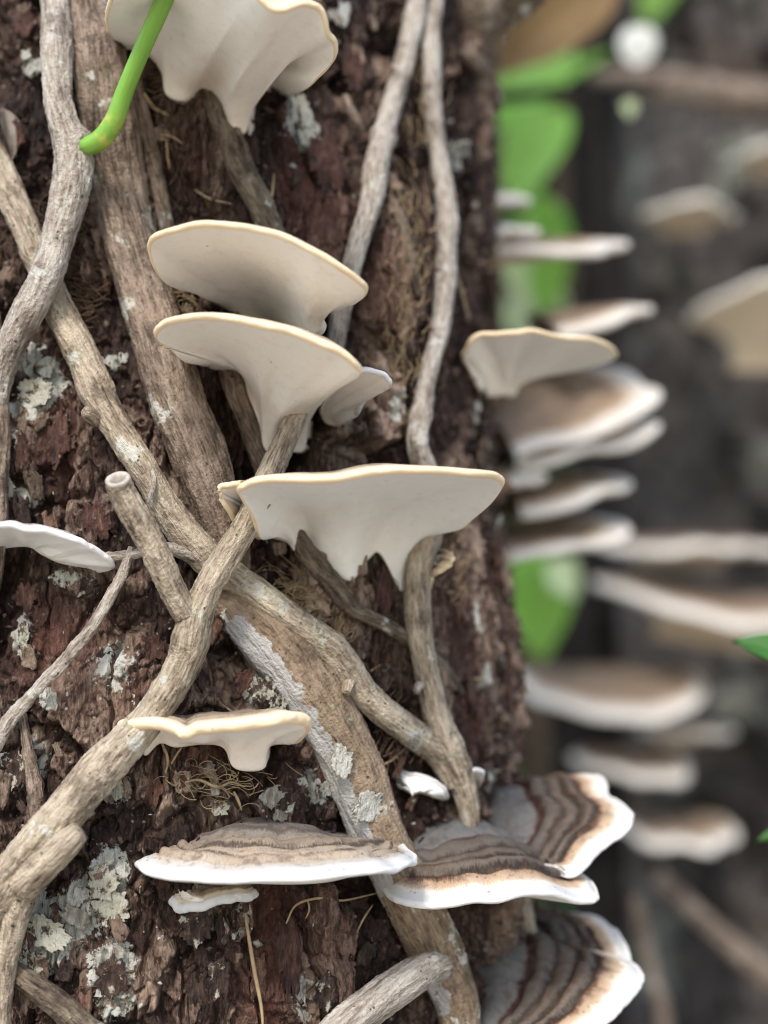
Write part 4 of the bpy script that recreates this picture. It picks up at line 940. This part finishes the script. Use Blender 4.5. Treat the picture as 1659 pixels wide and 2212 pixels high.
for a in [(0, 640, 245, 3.2, 6.2, 0.1, 0.05, 1.5), (0, 655, 300, 3.0, 3.2, 0.4, 0.1, 1.8), (4, 85, 850, 5.6, 5.0, 0.1, 0.1, 2.0), (1, 50, 780, 3.4, 4.4, 0.5, 0.0, 1.5), (3, 130, 950, 3.6, 8.5, -0.1, 0.0, 0.8),
          (1, 225, 1905, 4.8, 5.4, -0.3, 0.1, 2.0), (0, 245, 1960, 5.0, 5.6, 0.5, 0.15, 1.5), (4, 110, 2010, 7.0, 5.0, -0.4, 0.0, 1.8), (1, 60, 2090, 5.4, 5.0, 0.7, 0.0, 1.2), (2, 245, 2105, 5.0, 5.6, 0.1, 0.05, 1.8),
          (4, 250, 1700, 2.6, 3.8, 0.3, 0.1, 2.0), (2, 40, 1660, 4.6, 5.8, 0.0, 0.0, 1.0), (1, 60, 1375, 2.0, 4.6, -0.2, 0.3, 2.0), (2, 225, 1440, 5.4, 4.6, 0.3, 0.05, 1.2), (3, 330, 1400, 4.4, 4.0, -0.5, 0.1, 1.6), (2, 180, 1270, 6.0, 2.6, 0.1, 0.1, 1.5),
          (3, 60, 1290, 4.0, 4.0, 0.3, 0.0, 1.0), (5, 620, 2070, 3.6, 12.0, 0.02, 0.0, 0.6), (2, 420, 2000, 4.6, 5.4, 0.2, 0.05, 1.2), (2, 470, 2110, 3.8, 6.0, -0.1, 0.05, 1.0), (2, 700, 2140, 4.0, 5.2, 0.1, 0.05, 1.2), (5, 740, 2030, 3.6, 7.0, 0.0, 0.0, 0.8),
          (3, 330, 1700, 3.0, 5.0, 0.1, 0.1, 1.2), (5, 390, 1690, 2.8, 4.4, -0.1, 0.1, 1.0), (2, 620, 1730, 4.2, 2.6, 0.3, 0.1, 1.2), (1, 470, 1745, 3.2, 2.4, 0.0, 0.1, 1.4), (5, 700, 360, 6.6, 9.5, 0.05, 0.0, 0.4), (5, 760, 160, 4.4, 7.0, -0.1, 0.0, 0.6),
          (3, 60, 60, 4.6, 4.0, 0.2, 0.1, 1.5), (3, 40, 300, 3.4, 5.0, -0.1, 0.1, 1.2), (2, 1040, 920, 2.2, 8.0, 0.0, 0.0, 1.5), (3, 1070, 1200, 2.6, 9.0, 0.0, 0.0, 1.0), (2, 1030, 1290, 2.4, 7.0, 0.0, 0.0, 1.0), (3, 1090, 1480, 3.0, 8.0, 0.0, 0.0, 1.0), (5, 1010, 1500, 3.0, 7.0, 0.1, 0.0, 0.8),
          (3, 860, 1180, 3.0, 8.0, 0.0, 0.05, 2.0), (5, 815, 1290, 3.0, 9.0, 0.05, 0.05, 2.2), (5, 850, 700, 3.4, 7.0, 0.2, 0.0, 1.0), (3, 800, 900, 2.6, 7.0, 0.0, 0.0, 1.0), (2, 20, 1000, 3.0, 5.0, 0.1, 0.0, 1.0), (5, 210, 1130, 4.6, 6.0, 0.0, 0.0, 0.8)]:
    put_slab(*a)
for a in [(6, 752, 1735, 5.4, 4.6, 0.5, 0.25, 9.5), (6, 700, 1640, 3.6, 5.0, 0.3, 0.1, 9.5), (6, 505, 1325, 4.6, 3.4, 0.2, 0.1, 4.0), (6, 560, 1370, 3.0, 4.4, 0.6, 0.0, 6.5), (1, 560, 1490, 4.4, 4.0, 0.3, 0.2, 3.0), (3, 520, 1470, 3.0, 3.4, -0.4, 0.2, 3.5), (1, 590, 1520, 2.6, 3.0, 0.8, 0.2, 3.5)]:
    put_slab(*a)

for i in range(165):
    u, v = random.uniform(-40, 1090), random.uniform(-60, 2260)
    th, z = trunk_polar(u, v)
    kind = random.choices(['dark', 'red', 'tan'], [4, 3, 4])[0]
    w = random.uniform(0.0009, 0.0026); h = w * random.uniform(1.0, 2.8)
    put_flake(kind, th, z, w, h, random.gauss(0, 0.35), random.gauss(0.05, 0.12), random.uniform(-0.0005, 0.0012))
for (u, v, ru, rv, wgt) in LICHEN:
    for q in range(2):
        th, z = trunk_polar(u + random.gauss(0, ru * 0.5), v + random.gauss(0, rv * 0.5))
        w = random.uniform(0.0010, 0.0024); h = w * random.uniform(0.8, 1.8)
        put_flake('lich', th, z, w, h, random.gauss(0, 0.6), random.gauss(0, 0.15), random.uniform(0.0002, 0.0014))

# rootlets and loose fibres
def thin(name, pts, r, mat, parent, ns=5):
    p, s = even(spline(pts, 20 * len(pts)), max(10, 6 * len(pts)))
    t = np.gradient(p, axis=0); t /= np.linalg.norm(t, axis=1)[:, None] + 1e-12
    nn = np.cross(t, [0.3, 1, 0.2]); nn /= np.linalg.norm(nn, axis=1)[:, None] + 1e-12; bb = np.cross(t, nn)
    an = np.linspace(0, 2 * np.pi, ns, endpoint=False)
    rr = r * (0.35 + 0.65 * np.sin(np.pi * np.clip(np.linspace(0.15, 1.0, len(p)), 0, 1)))
    P = p[:, None] + (nn[:, None] * np.cos(an)[None, :, None] + bb[:, None] * np.sin(an)[None, :, None]) * rr[:, None, None]
    me = mesh_np(name, P, grid_faces(len(p), ns, True), mat)
    o = link(name, me); attach(o, parent)
    return o

def px_path(lst, lift):
    return np.array([at(u, v, trunk_depth(u, v) - (lift + random.uniform(-0.4, 0.8)) * 0.001) for u, v in lst])

for lst, r in [([(618, 1995), (640, 1955), (690, 1940), (740, 1945), (790, 1935), (812, 1930)], .00034), ([(665, 1945), (668, 1965), (660, 1985)], .00026),
               ([(530, 1975), (540, 2040), (552, 2110), (565, 2180), (570, 2260)], .0005), ([(770, 2015), (785, 1985), (805, 1955)], .0003),
               ([(400, 1690), (430, 1685), (470, 1700), (500, 1690), (530, 1700)], .0004), ([(350, 1605), (362, 1640), (358, 1670)], .00045), ([(370, 1650), (385, 1625), (400, 1605)], .0003),
               ([(810, 1660), (850, 1640), (880, 1610)], .0003), ([(505, 1710), (515, 1730), (522, 1750)], .0004), ([(800, 1450), (815, 1440), (822, 1436)], .0003),
               ([(580, 440), (588, 415), (592, 375)], .0004), ([(345, 290), (370, 295), (395, 310)], .0004), ([(360, 300), (362, 335), (366, 365)], .0004), ([(420, 410), (455, 430), (500, 440)], .0003),
               ([(310, 200), (330, 230), (365, 250)], .0006), ([(735, 1330), (745, 1370), (735, 1400)], .0003), ([(712, 1400), (730, 1375), (740, 1340)], .00028), ([(690, 1460), (720, 1470), (735, 1490)], .0003),
               ([(1010, 1465), (1040, 1468), (1065, 1472)], .0005), ([(985, 590), (1000, 640), (1012, 690)], .0005), ([(760, 1500), (790, 1520), (795, 1545)], .00035)]:
    thin('rootlet', px_path(lst, 2.2), r, DRY, TRUNK)

def fibre_mass(name, spots, mat, seed):
    """frayed bark fibres, too fine to count"""
    rg = np.random.default_rng(seed); VV, FF = [], []; off = 0
    ns, npt = 3, 7
    an = np.linspace(0, 2 * np.pi, ns, endpoint=False); gf = grid_faces(npt, ns, True)
    for (u, v, ru, rv, ang, cnt, ln) in spots:
        for k in range(cnt):
            uu, vv = u + rg.normal(0, ru * 0.5), v + rg.normal(0, rv * 0.5)
            th0, z0 = trunk_polar(uu, vv)
            a = R(ang) + rg.normal(0, 0.4); L = ln * rg.uniform(0.4, 1.3) * 0.001
            curl = rg.normal(0, 1.0); x = np.linspace(-0.5, 0.5, npt)
            aa = a + curl * x * 1.6
            du = np.cumsum(np.cos(aa)) * L / npt; dz = np.cumsum(np.sin(aa)) * L / npt
            th = th0 + du / 0.1; z = z0 + dz
            r = trunk_base(th, z) + 0.0012 + rg.uniform(0, 0.002) + 0.0012 * np.sin(np.pi * (x + .5)) * rg.uniform(0, 1.4)
            p = np.stack([AX + np.cos(th) * r, AY + np.sin(th) * r, z], 1)
            t = np.gradient(p, axis=0); t /= np.linalg.norm(t, axis=1)[:, None]
            nn = np.cross(t, [0.2, 1, 0.3]); nn /= np.linalg.norm(nn, axis=1)[:, None]; bb = np.cross(t, nn)
            w = rg.uniform(0.00010, 0.00026) * np.linspace(1, 0.3, npt)
            P = p[:, None] + (nn[:, None] * np.cos(an)[None, :, None] + bb[:, None] * np.sin(an)[None, :, None]) * w[:, None, None]
            VV.append(P.reshape(-1, 3)); FF.append(gf + off); off += npt * ns
    o = link(name, mesh_np(name, np.vstack(VV), np.vstack(FF), mat), kind='stuff'); attach(o, TRUNK)

fibre_mass('bark_fibre', [(680, 1290, 70, 45, 160, 130, 9), (720, 1380, 40, 80, 70, 60, 7), (700, 1450, 40, 50, 100, 40, 6), (870, 560, 40, 200, 95, 110, 8), (850, 800, 50, 160, 92, 90, 8), (900, 200, 40, 200, 92, 80, 8),
                          (960, 1230, 30, 80, 60, 40, 7), (420, 640, 60, 40, 150, 50, 8), (500, 1690, 120, 40, 160, 60, 6), (620, 1300, 60, 30, 20, 40, 8)], DRY, 5)
fibre_mass('dark_bark_fibre', [(195, 560, 60, 90, 160, 130, 11), (210, 660, 50, 60, 170, 90, 10), (330, 170, 40, 50, 10, 60, 8), (400, 350, 90, 120, 100, 90, 7), (840, 1450, 60, 120, 80, 80, 8), (780, 1330, 60, 80, 80, 60, 8), (440, 860, 30, 80, 120, 40, 6), (830, 1640, 60, 60, 90, 40, 7), (1050, 600, 40, 500, 90, 80, 8), (40, 560, 50, 60, 70, 40, 8)], DRYD, 6)

def crumbs(name, count, seed, mat, size):
    rg = np.random.default_rng(seed); VV, FF = [], []; off = 0
    base = np.array([[1, 0, 0], [-1, 0, 0], [0, 1, 0], [0, -1, 0], [0, 0, 1], [0, 0, -1]], float)
    f = np.array([[0, 2, 4], [2, 1, 4], [1, 3, 4], [3, 0, 4], [2, 0, 5], [1, 2, 5], [3, 1, 5], [0, 3, 5]])
    for k in range(count):
        th0, z0 = rg.uniform(R(-128), R(-12)), rg.uniform(0.25, 0.56)
        p = np.array(on_trunk(th0, z0, rg.uniform(-0.0004, 0.002)))
        s = size * rg.lognormal(0, 0.5)
        VV.append(p + base @ (np.eye(3) + 0.5 * rg.standard_normal((3, 3))) * s * rg.uniform(0.4, 1, 3)); FF.append(f + off); off += 6
    o = link(name, mesh_np(name, np.vstack(VV), np.vstack(FF), mat, {'cr': np.full(off, 0.5), 'red': np.zeros(off), 'lich': np.zeros(off)}, smooth=False), kind='stuff'); attach(o, TRUNK)
crumbs('bark_crumbs', 2600, 3, FL_DARK, 0.0006)
crumbs('pale_bark_crumbs', 1100, 4, FL_TAN, 0.00048)
crumbs('lichen_crumbs', 380, 9, FL_LICH, 0.00040)

# ------------------------------------------------------------------ second trunk with its fungi
def second_trunk():
    cx, cy, r0 = 0.425, 1.26, 0.225
    root = thing('tree', (cx, cy, 0), 'dark grey tree trunk behind the stacked fungi, out of focus', 'tree')
    T, Z = np.meshgrid(np.linspace(-np.pi, np.pi, 260, endpoint=False), np.linspace(-0.02, 1.8, 420))
    X, Y = np.cos(T) * 0.1, np.sin(T) * 0.1
    h, cr, gap = bark_relief(T * 0.2 * 0.5, Z * 0.5, X, Y, 200, 3.2)
    r = r0 * (1 + 0.10 * vn(X * 22, Y * 22, Z * 7, 8)) + 0.05 * np.exp(-np.maximum(Z, 0) / 0.08) + h
    P = np.stack([cx + np.cos(T) * r, cy + np.sin(T) * r, Z], -1)
    n1 = fbm(X * 40, Y * 40, Z * 25, 3, 203)
    o = link('trunk', mesh_np('trunk', P, grid_faces(*T.shape, True), BARK2, {'cr': cr.ravel(), 'red': sst(0.2, 0.5, -n1).ravel(), 'lich': (sst(0.15, 0.6, n1) * 0.9).ravel()}))
    attach(o, root)
second_trunk()
G2 = 'bracket fungi on the second trunk'
for a in [
    ('faint tan fungus high on the grey second trunk', 1480, 470, 64, -85, 2.6, 1.8, -4),
    ('cream-bellied fungus on the grey trunk above the flat white-lipped ones', 1660, 690, 62, -90, 4.2, 3.0, 6),
    ('pinkish fungus at the top of the grey second trunk', 1660, 350, 66, -90, 2.4, 1.5, -4),
    ('long flat pale fungus level with the green gap', 1470, 1180, 62, -88, 3.6, 3.4, -8),
    ('wide white-lipped fungus with a deep cream belly on the grey trunk', 1560, 1290, 62, -95, 4.4, 4.8, -16),
    ('broad brown-topped fungus with a thick white lip below the green gap', 1310, 1462, 62, -88, 4.6, 3.6, -22),
    ('narrow fungus peeping from under the broad brown-topped one', 1470, 1580, 64, -70, 2.6, 1.6, -2),
    ('white-lipped fungus behind the upper striped fan', 1350, 1635, 62, -75, 3.6, 2.2, -14),
    ('lowest white-edged fungus on the grey second trunk', 1450, 1780, 62, -80, 3.8, 2.2, -10)]:
    a = (a[0], a[1], a[2], a[3] * 1.6, a[4], a[5] * 1.6, a[6] * 1.6, a[7])
    shelf(*a, th=5.2, group=G2, seed=len(a[0]) + 7, droop=(0.5 if 'bell' in a[0] else 0.25), rootw=0.62, rim=RIM_FAR, roll=(-8 if 'wide' in a[0] else 0))

# ------------------------------------------------------------------ leaves, stems and the wood behind
def leaf_mesh(name, L, W, mat, curl=0.2, seed=0, rnd=False):
    n, m = 17, 9
    t = np.linspace(0, 1, n)[:, None]; s = np.linspace(-1, 1, m)[None]
    w = W * (np.sin(np.pi * t ** 0.75)) ** 0.85 * (1 - 0.25 * t)
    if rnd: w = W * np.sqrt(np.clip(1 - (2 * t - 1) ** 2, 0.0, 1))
    X = L * t + 0 * s; Y = w * s; Z = -curl * L * t ** 2 + np.abs(s) * w * 0.35 + 0.02 * L * vn(t * 5 + 0 * s, s * 2 + 0 * t, 0 * t + 0 * s, seed)
    top = np.stack([X, Y, Z], -1); bot = top - np.array([0, 0, 0.0004])
    V = np.vstack([top.reshape(-1, 3), bot.reshape(-1, 3)]); F = np.vstack([grid_faces(n, m), grid_faces(n, m, flip=True) + n * m])
    return mesh_np(name, V, F, mat)

def leaf(parent, p, direction, face, L, W, mat, seed=0, name='leaf', curl=0.2):
    me = leaf_mesh(name, L, W, mat, curl, seed, mat is HIGHLIGHT_W)
    x = Vector(direction).normalized(); z = Vector(face); z = (z - x * z.dot(x)).normalized(); y = z.cross(x)
    M = Matrix((x, y, z)).transposed().to_4x4(); M.translation = Vector([float(k) for k in p])
    o = bpy.data.objects.new(name, me); COL.objects.link(o)
    if parent is not None:
        o.parent = parent; o.matrix_parent_inverse = Matrix.Translation(parent.location).inverted()
    o.matrix_basis = M
    return o

def stem_between(name, label, cat, pts, radii, mat, seed=0, parent=None):
    c = np.array(pts, float); r = np.array(radii, float)
    me, *_ = tube_mesh('stem', c, r, mat, 80, 16, seed=seed)
    if parent is None:
        parent = thing(name, c[0], label, cat)
    o = link('stem', me); attach(o, parent)
    return parent

sap = stem_between('sapling', 'leafy green sapling seen blurred between the two trunks', 'sapling', [at(1195, 3900, 1.0), at(1180, 2500, 1.0), at(1215, 1300, 1.0), at(1180, 500, 1.02), at(1200, -300, 1.05)], [.006, .006, .005, .004, .003], SHADE_BARK, 301)
for (u, v, d, dx, dz, L, W, mt) in [(1230, 150, 1.0, -0.75, -0.35, .085, .030, LEAF_G), (1330, 90, 1.05, -1, -0.3, .10, .03, LEAF_G), (1225, 235, .95, -.75, -1, .085, .023, LEAF_G), (1110, 250, 1.0, .3, -1, .060, .016, LEAF_G),
                                    (1170, 420, 1.0, .05, -1, .09, .020, LEAF_G), (1040, 400, .9, .2, -1, .05, .02, LEAF_D), (1120, 620, 1.1, .5, -1, .06, .03, LEAF_P), (1150, 1190, .95, .1, -1, .072, .026, LEAF_G),
                                    (1185, 1215, .93, .5, -.5, .03, .014, LEAF_P), (1090, 500, 1.0, .3, -1, .045, .014, LEAF_P), (1120, -60, 1.1, .3, -1, .09, .03, LEAF_D), (1378, 55, 0.78, 0, -1, .020, .0100, HIGHLIGHT_W), (1360, 215, 0.74, 0, -1, .009, .004, LEAF_P),  # round white disc and small pale leaf are added as blurred highlights
                                    (1500, -200, 1.2, -.5, -1, .1, .03, LEAF_G), (900, 300, 1.1, -.3, -1, .1, .03, LEAF_G), (700, 500, 1.2, -.5, -1, .1, .03, LEAF_G)]:
    leaf(sap, at(u, v, d), (dx, 0.1, dz), (0.1 * dz, -1, 0.55), L, W, mt, int(u))
def lone_leaf(label, u, v, d, direc, face, L, W, mat, name='leaf', cat='leaf', seed=1):
    o = leaf(None, at(u, v, d), direc, face, L, W, mat, seed, name); tag(o, label, cat); return o
def leafy_twig(label, pts, rad, leaves, mat):
    c = np.array([at(*p) for p in pts])
    rt = stem_between('leafy_twig', label, 'twig', c, rad, V_GREY, 7)
    for (u, v, d, direc, face, L, W, seed) in leaves: leaf(rt, at(u, v, d), direc, face, L, W, mat, seed)
leafy_twig('pointed green leaf reaching in beside the wide white-lipped fungus', [(1800, 2600, .46), (1780, 1900, .44), (1760, 1460, .42)], [.0016, .0013, .0009],
           [(1765, 1450, .42, (-1, 0, 0.55), (0.3, -0.7, 0.6), .024, .0085, 3), (1740, 1790, .43, (-1, 0, -0.1), (0, -0.6, 0.8), .014, .003, 4), (1790, 2000, .44, (1, 0, 0.3), (0, -0.6, 0.8), .03, .01, 5)], LEAF_D)
lone_leaf('small curled grey dead leaf caught behind the upper vines', 8, 235, trunk_depth(8, 235) - 0.006, (0.35, -0.1, -1), (0.8, -0.6, 0.2), .0135, .0038, DEADLEAF, seed=8, name='dead_leaf')
o = lone_leaf('large ochre dead leaf hanging behind the trunk top', 1330, -40, .80, (-1, 0.1, -0.62), (0.2, -1, 0.3), .085, .024, LEAF_Y, seed=9)
K = 1.6
stem_between('bare_branch', 'blurred grey branch crossing in front of the grey second trunk', 'branch', [at(1260, 160, .66 * K), at(1360, 175, .62 * K), at(1500, 195, .60 * K), at(1680, 205, .58 * K), at(1900, 200, .56 * K), at(2300, 150, .56 * K)], [.006, .0100, .0108, .0112, .012, .014], V_BROWN, 11)
stem_between('bare_branch', 'thin dark twig across the green leaves behind the trunk', 'branch', [at(1000, 215, .84), at(1150, 205, .85), at(1280, 195, .86), at(1420, 180, .9)], [.0034, .0036, .0036, .003], SHADE_BARK, 15)
stem_between('bare_branch', 'thin brown stem leaning out below the lowest white-edged fungus', 'branch', [at(1900, 2300, .80), at(1659, 2105, .80), at(1540, 2000, .81), at(1420, 1890, .82)], [.0072, .0058, .0052, .0044], V_BROWN, 12)
stem_between('bare_branch', 'upright thin stem behind the lowest striped fungus', 'branch', [at(1450, 3200, .76), at(1440, 2300, .75), at(1405, 2100, .75), at(1370, 1940, .75)], [.0044, .0038, .0036, .0030], V_BROWN, 13)
stem_between('sapling', 'dark upright column added for the shade in the gap between the two trunks', 'sapling', [at(1300, 5200, 1.05), at(1290, 2200, 1.05), at(1285, 1000, 1.05), at(1290, 400, 1.05), at(1310, -600, 1.08)], [.022, .020, .019, .019, .016], SHADE_BARK, 14)  # column is added; its near-black colour paints the shadow between the trunks
stem_between('dark_backing_tree', 'broad dark backing tree added to darken the gap behind the green leaves', 'tree', [at(1190, 5600, 1.9), at(1190, 2200, 1.9), at(1195, 1000, 1.9), at(1200, 300, 1.9), at(1200, -900, 1.9)], [.13, .11, .105, .10, .09], BARKFAR2, 16)  # added backing that keeps the gap dark behind the leaves
pb = bpy.data.objects.new('blossom', None)

# ------------------------------------------------------------------ ground and surrounding wood
def ground():
    g = np.concatenate([-np.geomspace(90, 0.6, 40), np.linspace(-0.55, 0.55, 12), np.geomspace(0.6, 90, 40)])
    X, Y = np.meshgrid(g, g + 0.6)
    rr = np.hypot(X, Y - 0.3)
    Z = 0.05 * fbm(X * 0.9, Y * 0.9, 0 * X, 3, 401) * sst(0.3, 1.5, rr) + sst(4, 40, Y) * 0.25 * rr * 0.2
    o = link('ground', mesh_np('ground', np.stack([X, Y, Z], -1), grid_faces(*X.shape), SOIL), kind='structure')
ground()

def far_tree(label, x, y, r, h, seed):
    root = thing('tree', (x, y, 0), label, 'tree', 'trees standing farther back in the wood')
    rg = np.random.default_rng(seed)
    c = np.array([[x, y, -0.05], [x + rg.normal(0, .03), y, h * 0.3], [x + rg.normal(0, .06), y, h * 0.65], [x + rg.normal(0, .1), y, h]])
    me, *_ = tube_mesh('trunk', c, np.array([r * 1.25, r, r * 0.85, r * 0.4]), BARKFAR, 60, 18, seed=seed)
    attach(link('trunk', me), root)
    # leaf-sized faces in clumps
    cl = rg.normal(0, 1, (26, 3)) * np.array([.8, .8, .55]) + np.array([x, y, h * 0.82])
    P = (cl[rg.integers(0, 26, 2600)] + rg.normal(0, .2, (2600, 3)))
    ax = rg.normal(0, 1, (2600, 3)); ax /= np.linalg.norm(ax, axis=1)[:, None]; bx = np.cross(ax, rg.normal(0, 1, (2600, 3))); bx /= np.linalg.norm(bx, axis=1)[:, None]
    s = rg.uniform(.03, .06, 2600)[:, None]
    V = np.stack([P - ax * s, P + bx * s * .5, P + ax * s, P - bx * s * .5], 1).reshape(-1, 3)
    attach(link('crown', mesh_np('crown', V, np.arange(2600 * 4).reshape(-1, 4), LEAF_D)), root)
BARKFAR = plain('far_bark', (0.06, 0.05, 0.042), (0.12, 0.10, 0.085), 30, 0.95, 0.1, 0, 0)
for k, (x, y, r) in enumerate([(-1.4, 3.2, .10), (0.30, 2.6, .09), (1.6, 3.4, .12), (0.75, 4.6, .13), (-0.5, 4.4, .11), (2.9, 4.8, .14)]):
    far_tree(['slim straight tree beyond the trunk', 'tree glimpsed through the gap between the trunks', 'thicker tree beyond the grey second trunk', 'tall tree deep in the wood', 'tree hidden beyond the main trunk', 'stout tree at the side of the clearing'][k], x, y, r, 3.2 + 0.3 * k, 500 + k)

def undergrowth():
    rg = np.random.default_rng(77); n = 24000
    y = rg.uniform(1.5, 7.0, n); x = rg.normal(0, 1, n) * 0.9 * y * 0.7; z = rg.beta(1.2, 2.0, n) * (0.5 + 0.42 * y)
    P = np.stack([x, y, z], 1); ax = rg.normal(0, 1, (n, 3)); ax /= np.linalg.norm(ax, axis=1)[:, None]; bx = np.cross(ax, rg.normal(0, 1, (n, 3))); bx /= np.linalg.norm(bx, axis=1)[:, None]
    s = rg.uniform(.02, .05, n)[:, None] * (0.6 + y[:, None] * 0.2)
    V = np.stack([P - ax * s, P + bx * s * .5, P + ax * s, P - bx * s * .5], 1).reshape(-1, 3)
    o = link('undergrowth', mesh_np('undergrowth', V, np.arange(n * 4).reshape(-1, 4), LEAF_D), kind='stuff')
    tag(o, 'dense dim green undergrowth filling the wood behind', 'undergrowth')
undergrowth()
bpy.data.objects.remove(pb)
